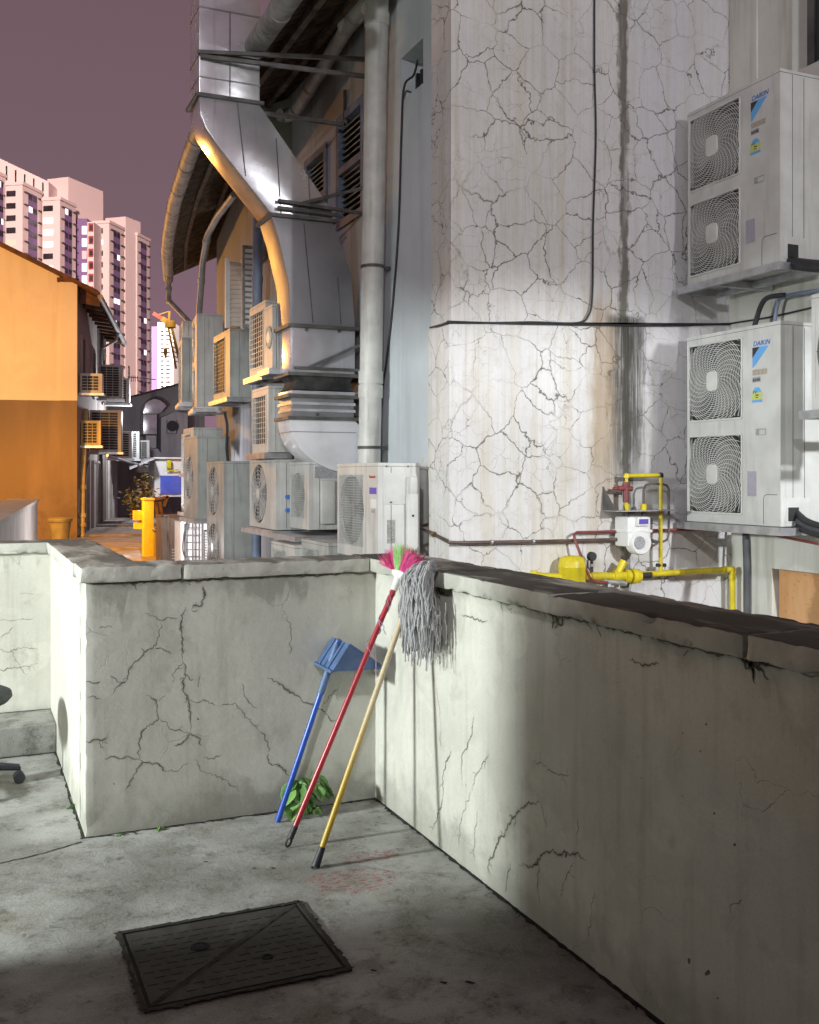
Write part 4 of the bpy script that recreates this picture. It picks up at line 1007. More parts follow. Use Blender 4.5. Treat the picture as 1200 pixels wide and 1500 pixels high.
def brand_face(M, t, h, w, px0):
    def T(x, z, y=-.0014): return M @ Matrix.Translation((x, y, z)) @ RX
    k = h/1.345
    text_part('DAIKIN', .046, T(px0+.006, h-.142*k), M_BLUETX, t, 'brand_lettering', .25)
    z1 = h-.150*k; z0 = h-.285*k
    MB(M).prism([(px0,-.0014,z1),(px0+.15,-.0014,z1),(px0+.010,-.0014,z0),(px0,-.0014,z0)], (0,.0018,0)).build('blue_emblem', M_SKYB, t)
    MB(M).prism([(px0,-.0022,z1-.002),(px0+.066,-.0022,z1-.002),(px0,-.0022,z1-.07*k)], (0,.0018,0)).build('black_emblem', M_BLKTX, t)
    sticker(M, t, 'tan_plate', M_GOLDTX, px0, px0+.135, h-.338*k, h-.300*k)
    sticker(M, t, 'code_plate', M_GREYTX, px0, px0+.075, h-.385*k, h-.350*k)
    text_part('R410A', .025, T(px0+.003, h-.378*k, -.002), M_BLKTX, t, 'code_lettering')
    zz = h-.418*k
    MB(M).prism([(px0+.042+.038*math.cos(R(a)), -.0013, zz-.036+.036*math.sin(R(a))) for a in range(0,181,20)], (0,.0016,0)).build('energy_label_top', M_SKYB, t)
    sticker(M, t, 'energy_label', M_LIME, px0-.006, px0+.090, zz-.085, zz-.034, -.0018); sticker(M, t, 'energy_label_foot', M_SKYB, px0-.006, px0+.090, zz-.102, zz-.0855)
    mb = MB(M)
    for i in range(2): mb.prism([(px0+.004+.022*i,-.0025,zz-.042),(px0+.011+.022*i,-.0025,zz-.042),(px0+.018+.022*i,-.0025,zz-.026),(px0+.011+.022*i,-.0025,zz-.026)], (0,.001,0))
    mb.box(px0+.030, px0+.058, -.0025, -.001, zz-.058, zz-.050); mb.box(px0+.030, px0+.054, -.0025, -.001, zz-.072, zz-.066); mb.build('energy_label_print', M_BLKTX, t)
    # recessed grip
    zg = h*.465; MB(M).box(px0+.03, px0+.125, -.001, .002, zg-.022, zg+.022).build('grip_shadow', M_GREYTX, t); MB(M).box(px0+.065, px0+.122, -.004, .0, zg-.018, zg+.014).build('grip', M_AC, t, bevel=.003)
    s_ = sticker(M, t, 'data_plate', plain('data_plate_print', (.40,.38,.46), .5, 0, .2, 400), px0-.05, px0+.035, h*.145, h*.27)
    mb = MB(M)   # service cover outline at the lower right corner
    x0, zc = px0+.10, h*.155
    mb.box(x0, x0+.004, -.0012, .001, .012, zc-.03); mb.tube([(x0+.002,-.0005,zc-.03),(x0+.010,-.0005,zc-.008),(x0+.03,-.0005,zc)], .002, 5); mb.box(x0+.03, w-.03, -.0012, .001, zc-.002, zc+.002)
    mb.build('service_cover_line', M_GREYPL, t)
    sc = MB(M).box(w-.002, w+.004, .03, .24, .03, zc-.02).build('service_cover', M_AC, t, bevel=.003)
    MB(M).box(w+.002, w+.0055, .06, .15, .035, .125).build('pipe_port', M_BLACK, sc)
    MB(M).box(w-.001, w+.002, .20, .203, .02, h-.04).build('side_seam', M_GREYPL, t)
t, M = ac('grey two-fan AC condenser, upper of the two branded units at right, in shade', 4.835, 5.99, .92, 1.26, .34, 2.86, 2, 'swirl', fw=.52, group='branded two-fan condensers at right')
brand_face(M, t, 1.26, .92, .655)
t, M = ac('white two-fan AC condenser, lower of the two branded units at right, brightly lit', 4.83, 5.99, .93, 1.335, .34, 1.15, 2, 'swirl', fw=.545, group='branded two-fan condensers at right')
brand_face(M, t, 1.335, .93, .675)
ac('sliver of a white AC condenser cut off by the right edge', 4.72, 4.69, .85, .70, .30, 1.88, 1, 'disc', wires=M_GRILD)
for i in range(3):
    cable('insulated_hose', ('black insulated refrigerant hose leaving the lower branded condenser, ' + ('uppermost of three','middle of three','lowest of three')[i]), [pt(1158,742+14*i,y=5.16), pt(1168,752+10*i,y=5.06), pt(1185,765+7*i,y=4.93), pt(1215,772+7*i,y=4.75), pt(1280,772+7*i,y=4.4)], .022, M_GREYPL if i == 1 else M_RUB, 10, 'hose')
cable('insulated_hose', 'thick black hose leaving the upper branded condenser at the right edge', [pt(1152,378,y=5.18), pt(1160,385,y=5.06), pt(1200,390,y=4.8), pt(1260,392,y=4.5)], .040, M_RUB, 10, 'hose')
cable('insulated_hose', 'black hose dropping behind the lower branded condenser, below the upper tray', [pt(1150,432,x=5.2), pt(1125,436,x=5.18), pt(1114,450,x=5.16), pt(1105,480,x=5.15)], .018, M_RUB, 8, 'hose')
cable('insulated_hose', 'grey hose with a blue joint under the upper condenser tray', [pt(1200,425,x=5.2), pt(1150,434,x=5.22), pt(1140,442,x=5.24), pt(1134,480,x=5.24)], .014, M_BLUEP, 8, 'hose')

# near unit behind the parapet
t, M = ac('cream AC condenser with perforated grille and pipe cover standing behind the short parapet', 2.57, 7.22, .82, .67, .31, .90, 1, 'hex', M_ACC, fw=.52, wires=M_ACC, tray=False)
mb = MB(M); mb.box(.82, .855, .20, .285, .0, .46); mb.build('pipe_cover', M_ACC, t, bevel=.012)
MB(M).box(.82, .85, .203, .283, .455, .575).build('pipe_cover_neck', M_ACC, t, bevel=.014)
MB(M).box(.819, .826, .05, .29, .385, .60).build('access_panel', M_ACC, t, bevel=.003)
sticker_s = lambda nm, mt, a, b, c_, e2: MB(M).box(.8195, .8212, a, b, c_, e2).build(nm, mt, t)
sticker_s('data_plate', plain('plate_print', (.33,.33,.31), .6, 0, .4, 200), .065, .125, .12, .28)
text_part('Panasonic', .030, M @ Matrix.Translation((.655,-.0014,.565)) @ RX, M_REDTX, t, 'brand_lettering')
sticker(M, t, 'violet_label', M_PURP, .66, .79, .455, .50); sticker(M, t, 'white_label', M_WHITE, .68, .79, .36, .42); MB(M).box(.70,.76,-.0022,-.001,.325,.35).build('small_print', M_GREYTX, t)
mb = MB(M)
for a, b in ((.09,.40),(.25,.40),(.06,.645),(.22,.645)): mb.lathe((.828 if b < .5 else .822, a, b), [(.007,-.002),(.007,.004)], 8, 'x')
mb.build('screw', M_STEEL, t)
MB(M).box(.853, .857, .235, .25, .30, .315).build('screw_hole', M_BLACK, t)
# units along the lane facade
HD = math.atan2(.5, 3.7)
G = 'condensers along the shophouse facade'
t, M = ac('cream AC condenser with round fan on the grey shelf left of the near unit', 2.57, 9.78, .92, .64, .32, .99, 1, 'disc', M_ACC, group=G)
mb = MB(M); mb.box(.918,.935,.16,.27,.10,.55); mb.build('valve_panel', M_ACC, t)
mb = MB(M)
for zz in (.18,.30): mb.lathe((.93,.10,zz), [(.02,0),(.02,.05)], 10, 'x')
for zz in (.15,.24,.33,.42): mb.lathe((.936,.21,zz), [(.008,0),(.008,.012)], 8, 'x')
mb.build('valve', M_BLUETX, t)
MB(M).box(-.1, .93+.75, -.06, .50, -.06, -.015).build('shelf', M_ZINC, t)
t, M = ac('small cream AC condenser tucked under the duct elbow on the grey shelf', 2.68, 8.80, .56, .58, .30, 1.02, 1, 'hex', M_ACC, tray=False, group=G, fw=.40, wires=M_ACC)
mb = MB(M); mb.box(.56,.60,.10,.22,.05,.42); mb.build('pipe_cover', M_ACC, t, bevel=.01); MB(M).box(.559,.565,.05,.24,.44,.54).build('grip', M_GREYTX, t)
ac('low AC condenser below the shelf, left of its twin, half hidden by the parapet', 2.48, 8.70, .70, .55, .28, .36, 1, 'hex', M_ACC, group=G, fw=.42, wires=M_ACC)
ac('low AC condenser below the shelf next to the near unit, half hidden by the parapet', 2.52, 7.95, .68, .55, .30, .42, 1, 'hex', M_ACG, group=G, fw=.42, wires=M_ACC)
ac('tall grey-green AC condenser standing just left of the blue-grey downpipe', 2.58, 11.75, .85, 1.30, .36, .34, 2, 'disc', M_ACG, group=G)
ac('grey-green AC condenser behind and above the tall one, with a ribbed side', 2.62, 13.30, .85, 1.02, .40, .95, 1, 'disc', M_ACG, group=G)
ac('narrow grey AC condenser farther along, beside the tank-like grey-green unit', 2.86, 14.55, .70, .62, .40, 1.52, 1, 'grid', M_ACG, group=G)
ac('cream two-fan AC condenser high on the far facade', 2.93, 14.30, .92, 1.24, .34, 2.38, 2, 'disc', M_ACC, HD, group=G)
ac('grey AC condenser with dark grille jutting out right of the two-fan unit', 2.84, 12.55, .85, .80, .36, 2.40, 1, 'grid', M_ACG, wires=M_GRILD, group=G)
ac('grey AC condenser at the far end of the high row, orange front edge', 2.93, 15.25, .78, .92, .34, 2.52, 1, 'grid', M_ACG, HD, group=G)
ac('small louvred AC condenser above the far end of the row', 3.22, 16.6, .50, .42, .30, 3.50, 1, 'grid', M_ACC, HD, group=G, tray=False)
ac('AC condenser with wire grille left of the duct, upper of two', 2.48, 9.44, .55, .66, .16, 2.40, 1, 'grid', M_ACC, fw=.44, group=G)
ac('AC condenser with round dark fan squeezed against the left side of the duct', 2.465, 8.86, .25, .56, .12, 2.42, 1, 'disc', M_ACC, group=G, fw=.21)
ac('AC condenser with wire grille left of the duct, lower of two', 2.50, 9.42, .56, .60, .22, 1.69, 1, 'grid', M_ACC, fw=.44, group=G)
ac('grey-green tank-like AC condenser low at the far end of the facade', 2.98, 15.3, .70, 1.15, .34, .95, 1, 'grid', M_ACG, group=G)
# louvred white shutter standing out from the wall, grey leaf behind it
M_WL = plain('white_louvre', (.74,.74,.72), .5, 0, .04)
t = thing('louvred_shutter', 'bright white louvred shutter swung out from the far facade above the AC units', 'shutter', (3.2, 11.6, 2.9))
a, b = pt(330,378,y=11.6), pt(357,482,y=11.6)
for q in ((a.x, a.x+.05, 0), (b.x-.03, b.x, 0)): MB().box(q[0], q[1], 11.58, 11.62, b.z, a.z).build('stile', M_WL, t)
for k in range(14):
    zz = b.z+.03+(k+.5)*(a.z-b.z-.06)/14; MB().prism([(a.x+.05,11.57,zz-.03),(a.x+.05,11.575,zz-.034),(a.x+.05,11.625,zz+.02),(a.x+.05,11.62,zz+.024)], (b.x-a.x-.08,0,0)).build('louvre', M_WL, t)
t = thing('louvred_shutter', 'grey louvred shutter right behind the bright white one', 'shutter', (3.3, 11.0, 2.9))
a, b = pt(356,358,y=11.2), pt(368,480,y=11.2)
MB().box(a.x, b.x+.12, 11.22, 11.25, b.z, a.z).build('panel', M_GUT, t)
for k in range(14):
    zz = b.z+.03+(k+.5)*(a.z-b.z-.06)/14; MB().box(a.x+.03, b.x+.1, 11.20, 11.224, zz-.02, zz+.015).build('louvre', M_WL, t)

# ================================================================== gas installation on the pillar
YG = 5.98
g = lambda px, py, y=YG: pt(px, py, y=y)
def tubepart(t, name, path, r, mat, n=12): return MB().tube([Vector(p) for p in path], r, n).build(name, mat, t, smooth=True)
t = thing('gas_pipe', 'yellow gas pipe run with riser and elbows on the cracked pillar', 'gas pipe', g(968,840))
tubepart(t, 'main_pipe', [g(930,842), g(1072,834)], .0215, M_YEL); tubepart(t, 'drop_pipe', [g(1073,836), g(1073,930)], .0215, M_YEL)
MB().lathe(g(1073,835), [(.0001,-.03),(.026,-.028),(.028,0),(.02,.024),(.0001,.03)], 14).build('elbow', M_YEL, t, smooth=True)
MB().tube([g(1058,835), g(1064,834.6)], .027, 14).build('elbow_collar', M_YEL, t, smooth=True); MB().tube([g(1073,842), g(1073,848)], .027, 14).build('elbow_collar', M_YEL, t, smooth=True)
tubepart(t, 'riser', [g(968,842), g(968,698)], .0145, M_YEL); tubepart(t, 'top_pipe', [g(968,696), g(918,697)], .0145, M_YEL); tubepart(t, 'short_drop', [g(918,697), g(918,745)], .012, M_YEL)
for p in ((968,696),(918,697)): MB().lathe(g(*p), [(.0001,-.02),(.02,-.016),(.022,0),(.016,.016),(.0001,.021)], 12).build('elbow', M_RUB if p[0] == 968 else M_YEL, t, smooth=True)
tubepart(t, 'coupling', [g(918,738), g(918,750)], .022, M_YEL, 6); tubepart(t, 'coupling', [g(943,738), g(943,750)], .022, M_YEL, 6)
tubepart(t, 'black_union', [g(939,843), g(953,842)], .027, M_RUB); tubepart(t, 'drain_cock', [g(962,828), g(975,828)], .014, M_RUB, 8)
t = thing('gas_valve', 'yellow flanged gas valve between the tank and the pipe run', 'valve', g(900,845))
tubepart(t, 'body', [g(865,844), g(905,844)], .030, M_YEL)
for a, b, r_ in ((898,905,.043),(915,921,.050),(924,930,.056),(931,936,.05)): tubepart(t, 'flange', [g(a,844), g(b,844)], r_, M_YEL, 16)
tubepart(t, 'neck', [g(905,844), g(938,843)], .034, M_YEL)
tubepart(t, 'bonnet', [g(905,838), g(912,826), g(914,822)], .028, M_YEL)
t = thing('pressure_regulator', 'small silver regulator fitting under the yellow valve', 'regulator', g(900,853,5.93))
tubepart(t, 'body', [g(884,851,5.93), g(917,855,5.93)], .017, M_ZINC); tubepart(t, 'nozzle', [g(893,851,5.93), g(893,862,5.93)], .013, M_ZINC); tubepart(t, 'end_nut', [g(907,853.5,5.93), g(914,854.5,5.93)], .021, M_ZINC, 6); tubepart(t, 'bore', [g(916,855,5.93), g(918,855,5.93)], .011, M_BLACK)
t = thing('gas_tank', 'squat yellow gas filter tank with domed top behind the right parapet', 'gas tank', g(838,870))
c_ = g(838,860); r_ = 20/1492*7.0
MB().lathe(c_, [(r_,-.20),(r_,.135),(r_*1.02,.138),(r_*1.02,.146),(r_,.149),(r_*.97,.175),(r_*.85,.20),(r_*.6,.214),(.001,.22)], 28).build('shell', M_YEL, t, smooth=True)
tubepart(t, 'inlet_pipe', [g(780,842), g(822,845)], .022, M_YEL); tubepart(t, 'inlet_elbow', [g(783,848), g(782,836)], .026, M_YEL)
tubepart(t, 'outlet_pipe', [g(855,844), g(868,844)], .024, M_YEL)
t = thing('pressure_gauge', 'small black pressure gauge on a stem beside the yellow tank', 'gauge', g(867,840))
MB().lathe(g(867,815), [(.030,-.018),(.032,-.012),(.032,.014),(.028,.016)], 20, 'y').build('dial', M_RUB, t, smooth=True); tubepart(t, 'stem', [g(867,820), g(867,842)], .011, M_RUB); tubepart(t, 'stem_nut', [g(867,826), g(867,830)], .015, M_ZINC, 6)
tubepart(t, 'side_cock', [g(867,838), g(861,830), g(861,820)], .008, M_STEEL)
t = thing('shutoff_valve', 'dark red shut-off valve on the gas riser above the meter', 'valve', g(917,720))
tubepart(t, 'body', [g(917,706), g(917,736)], .021, M_RED); tubepart(t, 'cross', [g(905,715), g(926,716)], .018, M_RED); tubepart(t, 'cap', [g(917,709), g(917,714)], .028, M_RED, 6); tubepart(t, 'handle', [g(898,716), g(906,716)], .010, M_RED)
t = thing('gas_meter', 'white gas meter with a round dial hanging below the bracket', 'gas meter', g(935,808))
a, b = g(916,757,5.93), g(950,800,5.93)
MB().box(a.x, b.x, 5.90, 6.06, b.z, a.z).build('case', M_WHITE, t, bevel=.018)
MB().box(a.x-.01, b.x+.01, 5.895, 6.065, g(930,778,5.93).z-.01, g(930,778,5.93).z+.01).build('case_seam', M_WHITE, t, bevel=.004)
MB().lathe(g(937,795,5.90), [(.078,-.028),(.085,-.018),(.085,.05)], 26, 'y').build('dial_housing', M_WHITE, t, smooth=True); MB().lathe(g(937,795,5.87), [(.045,-.006),(.045,.006)], 22, 'y').build('dial', M_GREYTX, t, smooth=True)
q = g(941,764,5.89); MB().box(q.x-.05, q.x+.05, 5.875, 5.905, q.z-.03, q.z+.032).build('counter_frame', M_WHITE, t, bevel=.006); MB().box(q.x-.038, q.x+.038, 5.870, 5.878, q.z-.016, q.z+.018).build('counter_window', M_PURP, t)
for px in (918, 943): tubepart(t, 'inlet', [g(px,748), g(px,758)], .018, M_RUB)
t = thing('meter_bracket', 'thin steel bracket plate carrying the gas meter', 'bracket', g(940,749))
a, b = g(895,748), g(987,751); MB().box(a.x, b.x, 5.90, 6.08, a.z-.006, a.z).build('plate', M_ZINC, t); MB().prism([(a.x,6.08,a.z),(a.x,5.92,a.z),(a.x,6.08,a.z+.17)], (.006,0,0)).build('gusset', M_STEEL, t)
o = MB().tube([g(943,738), g(943,718), g(946,711), g(953,709), g(970,709), g(977,711), g(980,717), g(980,783), g(977,791), g(970,794), g(950,793)], .0085, 8).build('copper_pipe', plain('tarnished_copper', (.19,.155,.135), .45, .6, .2), smooth=True); tag(o, 'thin tarnished copper pipe looping round the meter', 'pipe')
tubepart(o, 'union', [g(955,792), g(963,794)], .014, M_STEEL, 6)
o = MB().tube([g(1045,775,6.05), g(950,777,6.04), g(845,780,6.03), g(841,783,6.02), g(842,790,6.0), g(858,832,5.95), g(864,846,5.92), g(872,852,5.92), g(890,853,5.92)], .0105, 9).build('red_pipe', M_RED, smooth=True); tag(o, 'dark red pipe behind the meter bending down to the yellow valve', 'pipe')
o = MB().tube([pt(628,768,y=6.52), pt(613,772,y=6.5), pt(640,785,y=6.25), pt(658,794.5,y=6.03), pt(672,795,y=6.03), pt(790,793,y=6.03), pt(918,790,y=6.03)], .0115, 9).build('brown_pipe', M_BRNP, smooth=True); tag(o, 'thin brown pipe crossing the cracked pillar to the gas meter', 'pipe')
for px, py in ((781,793),(720,794)): tubepart(o, 'clip', [pt(px-1.5,py,y=6.03), pt(px+1.5,py,y=6.03)], .017, M_ZINC)
tubepart(o, 'brass_union', [pt(634,781.8,y=6.31), pt(637,783.4,y=6.28)], .020, plain('brass', (.42,.30,.12), .4, .8), 6)
# ================================================================== the lane to the left
HB = R(11.9); dB = Vector((math.sin(HB), math.cos(HB), 0)); nB = Vector((math.cos(HB), -math.sin(HB), 0))
CB = pt(112, 790, z=GZ); CB.z = GZ
def hb(along, right, z): return CB + dB*along + nB*right + Vector((0,0,z-GZ))
MHB = Matrix.Translation(CB) @ Matrix.Rotation(-HB, 4, 'Z')       # local x = right (towards the lane), y = along the lane
m = Mat('ochre_gable'); x, y, z = m.sep(); edge = 3.585
st = m.noise(1.2, 5, .6, stretch=(1.2,1.2,.25)); big = m.noise(.6, 5)
up = m.mix(m.step(big,.3,.7), (.66,.60,.50), (.74,.68,.57)); lo = m.mix(m.step(st,.4,.7), (.175,.13,.085), (.215,.16,.108))
lo = m.mix(m.math('MULTIPLY', m.math('MULTIPLY', m.step(m.noise(2.4,6,.65), .42,.62), m.step(z, 1.6, .2)), .5), lo, (.10,.075,.045))
up = m.mix(m.math('MULTIPLY', m.step(m.noise(1.5,6,.65,stretch=(1.2,1.2,.12)), .46,.68), .35), up, (.46,.38,.29)); up = m.mix(m.math('MULTIPLY', m.step(m.noise(.9,5,.6,dist=.6), .55,.62), .2), up, (.80,.75,.66))
M_GABLE = m.out(m.mix(m.step(z, edge-.012, edge+.012), lo, up), .85)  # wall colour turns darker brown below the edge height
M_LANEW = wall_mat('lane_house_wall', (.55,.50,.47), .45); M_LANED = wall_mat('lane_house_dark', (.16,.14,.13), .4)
M_TILE = plain('roof_tile_brown', (.12,.055,.035), .8, 0, .25, 4)
H = thing('lane_house', 'ochre gabled house at left, its lower wall brown', 'house', CB)
ez = pt(112,412,y=CB.y).z
MB(MHB).prism([(-9,0,0),(0,0,0),(0,0,ez-GZ),(-4.5,0,ez-GZ+2.05),(-9,0,ez-GZ)], (0,.3,0)).build('gable_wall', M_GABLE, H)
MB(MHB).box(-.42, .03, -.10, -.002, 0, ez-GZ-.05).build('pilaster', M_GABLE, H)
MB(MHB).box(-.50, .08, -.16, .0, ez-GZ-.048, ez-GZ+.06).build('pilaster_cap', M_TILE, H)
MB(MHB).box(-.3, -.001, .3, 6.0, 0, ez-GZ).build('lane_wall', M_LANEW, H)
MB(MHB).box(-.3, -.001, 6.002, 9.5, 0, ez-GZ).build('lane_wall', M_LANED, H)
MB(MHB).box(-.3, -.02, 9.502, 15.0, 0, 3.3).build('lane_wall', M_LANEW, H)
def slope(a, b, w0=-.25, w1=15, th=.12): return MB(MHB).prism([(a[0],w0,a[1]),(b[0],w0,b[1]),(b[0],w0,b[1]+th),(a[0],w0,a[1]+th)], (0,w1-w0,0))
rf = slope((.62,ez-GZ-.40),(-4.5,ez-GZ+2.08), w1=9.6).build('roof', M_TILE, H); slope((-4.5,ez-GZ+2.08),(-9.4,ez-GZ-.2), w1=9.6).build('roof', M_TILE, H)
for k in range(11): MB(MHB).prism([(.05,.3+k*.85,ez-GZ-.55),(.60,.3+k*.85,ez-GZ-.62),(.60,.3+k*.85,ez-GZ-.42),(.05,.3+k*.85,ez-GZ-.14)], (0,.10,0)).build('rafter_end', M_TILE, H)
mb = MB(MHB); mb.tube([(.66,-.2,ez-GZ-.44),(.66,4.5,ez-GZ-.46),(.66,9.6,ez-GZ-.5)], .075, 10); mb.build('gutter', M_GUT, H, smooth=True)
MB(MHB).tube([(.66,6.4,ez-GZ-.5),(.60,6.4,ez-GZ-.8),(.12,6.4,ez-GZ-1.1),(.08,6.4,ez-GZ-2)], .05, 10).build('downpipe', M_GUT, H, smooth=True)
mb = MB(MHB); mb.prism([(.001,9.5,3.2),(.9,9.5,2.9),(.9,9.5,2.96),(.001,9.5,3.28)], (0,5.4,0)); mb.build('lean_to_roof', M_GUT, H)
# doors and windows along the lane side
M_DOORD = plain('dark_door', (.06,.05,.045), .6, 0, .2); M_DOORW = plain('white_door', (.62,.62,.64), .5, 0, .06)
for a, w, z0, z1, mt, nm in ((2.0,.9,0,2.2,M_DOORD,'door'),(4.3,.9,0,2.2,M_DOORW,'door'),(5.6,.7,0,2.2,M_DOORD,'door'),(10.2,1.3,0,2.3,M_DOORW,'door'),(12.4,1.6,0,2.3,M_DOORW,'door'),(1.0,.8,4.4,5.8,M_LANED,'window'),(4.0,.8,4.4,5.8,M_DOORD,'window'),(6.9,.7,4.4,5.8,M_GLASS,'window'),(8.2,.7,4.4,5.8,M_GLASS,'window')):
    d_ = MB(MHB).box(-.002, .05, a, a+w, z0, z1).build(nm, mt, H)
    mb = MB(MHB); mb.box(-.002,.07,a-.08,a-.002,z0,z1+.08); mb.box(-.002,.07,a+w+.002,a+w+.08,z0,z1+.08); mb.box(-.002,.07,a-.002,a+w+.002,z1+.002,z1+.08); mb.build('frame', M_LANEW, d_)
M_YPIPE = plain('ochre_pipe', (.62,.52,.22), .5, 0, .1, 4)  # yellowish base colour of the corner pipe and a small condenser
def hpt(px, py, right):      # point on the plane parallel to the lane wall, offset 'right' from it
    o = CB + nB*right; a = (px-600)/FOC; b = (HOR-py)/FOC
    d = Vector((.916*a+.401, -.401*a+.916, b)); t_ = (o - Vector((0,0,CAMZ))).dot(nB)/d.dot(nB); return Vector((0,0,CAMZ)) + d*t_
pipe('lane_downpipe', 'yellow vertical pipe at the near corner of the ochre house', 'downpipe', [hpt(126,600,.1), hpt(123,655,.1), hpt(121,700,.1), hpt(120,792,.1)], .075, M_YPIPE, [(2,.6),(2,.75),(2,.15)], 1.5, .12)
# its condensers
def acl(label, al, rt, z, w, h, d, mat=M_ACC, style='grid'):
    """unit hung on the lane house: its grille end faces the camera"""
    o = hb(al, rt, z); M = Matrix.Translation(o) @ Matrix.Rotation(-HB, 4, 'Z')
    t = thing('air_conditioner', label, 'air conditioner', o, 'condensers on the ochre house')
    MB(M).box(0, w, .034, d, 0, h).build('casing', mat, t, bevel=.012)
    x0, x1, z0, z1 = .06, w-.10, .07, h-.07
    mb = MB(M); grid_wall(mb, .001, w-.001, .001, h-.001, [(x0,x1,z0,z1)], .033, lambda u,v,dd: (u,dd,v)); mb.build('front_panel', mat, t)
    MB(M).box(x0, x1, .030, .0335, z0, z1).build('coil', M_COIL, t)
    mb = MB(M); k = max(5, int((z1-z0)/.08))
    for i in range(k+1): mb.bar((x0,-.002,z0+(z1-z0)*i/k), (x1,-.002,z0+(z1-z0)*i/k), .016)
    for i in range(4): mb.bar((x0+(x1-x0)*i/3,-.001,z0), (x0+(x1-x0)*i/3,-.001,z1), .016)
    mb.build('wire_guard', mat, t, fix=False)
    MB(M).box(-.06, w+.05, -.04, d+.04, -.07, -.004).build('mounting_frame', M_ZINC, t)
acl('small condenser on the ochre house, nearest and highest of its row', .5, .03, 3.85, .62, .56, .45)
acl('condenser on the ochre house behind the near high one, tallest of the upper row', 4.8, .15, 4.02, .75, 1.10, .5)
acl('condenser on the ochre house at the far end of the upper row', 7.6, .15, 4.05, .80, .90, .5)
acl('small yellowish condenser on the ochre house, nearest of the lower row', .9, .02, 2.36, .55, .72, .4, M_YPIPE)
acl('large condenser on the ochre house behind the yellowish one', 3.0, .05, 2.22, .95, 1.30, .6)
acl('brownish condenser on the ochre house in the middle of the lower row', 7.4, .25, 2.1, .80, .95, .6)
acl('condenser on the ochre house just past the brownish one', 10.2, .35, 2.12, .80, 1.05, .6, M_ACG)
acl('white-edged condenser on the ochre house at the far end of the lower row', 13.0, .6, 2.05, .80, .88, .6, M_AC)
mb = MB(MHB)
mb.box(.0, .7, 1.0, 1.08, 2.26, 2.34)
o = MB(MHB).tube([(.75,1.0,2.38),(1.0,6,2.25),(1.25,13.5,2.2)], .035, 8).build('shelf_rail', M_ZINC, smooth=True); tag(o, 'long pale rail under the lower condensers on the ochre house', 'rail')
# low boundary wall beyond the terrace
M_LOWW = wall_mat('boundary_wall', (.52,.49,.46), .7, 1.6, (.14,.11,.08))
t = thing('boundary_wall', 'low streaked boundary wall receding at the far left, its top lit orange', 'wall', (.7, 13, GZ))
A, Bq = Vector((.28,9.4,0)), Vector((1.11,17.7,0)); A2 = A - (Bq-A)*.28; lft = Vector((-.42,.04,0))
MB().prism([A2+Vector((0,0,GZ)), Bq+Vector((0,0,GZ)), Bq+lft+Vector((0,0,GZ)), A2+lft+Vector((0,0,GZ))], (0,0,1.06-GZ)).build('wall_body', M_LOWW, t)
MB().prism([A2+Vector((.03,0,1.062)), Bq+Vector((.03,.03,1.062)), Bq+lft+Vector((-.03,.03,1.062)), A2+lft+Vector((-.03,0,1.062))], (0,0,.045)).build('capping', M_LOWW, t)
# bin
M_BIN = plain('bin_plastic', (.22,.20,.10), .5, 0, .1)
c_ = pt(88,800,z=GZ); t = thing('rubbish_bin', 'round plastic rubbish bin at the foot of the ochre wall', 'bin', c_)
MB().lathe(c_, [(.19,0),(.27,.62),(.30,.63),(.30,.67),(.25,.67),(.20,.10)], 24).build('tub', M_BIN, t, smooth=True)
MB().lathe(c_+Vector((0,0,.672)), [(.31,0),(.31,.025),(.20,.05),(.02,.06)], 24).build('lid', M_BIN, t, smooth=True)
# lane steps
M_STEP = plain('lane_step_concrete', (.25,.22,.19), .8, 0, .2, 3)
for k, (py, hh) in enumerate(((806,.05),(788,.10),(776,.15))):
    c_ = pt(165, py, z=GZ)
    o = MB(Matrix.Translation((c_.x,c_.y,GZ)) @ Matrix.Rotation(-HB,4,'Z')).box(-2.0, 2.6, 0, 8-.9*k, .002*k, hh).build('lane_step', M_STEP); structure(o)
# yellow gate post with box, and dark timber posts
M_YPOST = plain('yellow_post_paint', (.72,.56,.04), .5, 0, .08, 5, .15); M_TIMB = plain('dark_timber', (.10,.055,.03), .7, 0, .25)
c_ = pt(218.5, 815, z=GZ); yq = c_.y
t = thing('gate_post', 'bright yellow masonry gate post in the lane', 'post', c_)
def ybox(px0, px1, py0, py1, y, d, name, mat, par=None, bevel=0):
    a, b = pt(px0, py1, y=y), pt(px1, py0, y=y); return MB().box(a.x, b.x, y, y+d, a.z, b.z).build(name, mat, par, bevel=bevel)
ybox(211, 225.5, 733, 816, yq, .3, 'shaft', M_YPOST, t, .01); ybox(210, 226.5, 729.5, 732.8, yq-.03, .36, 'cap', M_YPOST, t)
ybox(197, 210.8, 748, 762, yq+.3, .25, 'side_box', M_YPOST, t); ybox(198, 210.8, 766, 775, yq+.3, .25, 'side_box', M_YPOST, t)
t = thing('gate_post', 'short dull yellow post right of the bright one', 'post', pt(230,818,z=GZ)); ybox(226, 236, 778, 820, yq-.1, .3, 'shaft', M_BIN, t, .01); ybox(224, 237, 775, 777.8, yq-.13, .36, 'cap', M_BIN, t)
t = thing('timber_frame', 'dark timber props leaning behind the yellow gate post', 'timber', pt(236,770,y=yq+1))
for (a,b,c2,d2) in ((228,736,234,776),(234,735,240,772),(227,731,246,728),(246,726,240,742),(208,748,206,772)): MB().bar(pt(a,b,y=yq+.9), pt(c2,d2,y=yq+.9), .06).build('prop', M_TIMB, t)
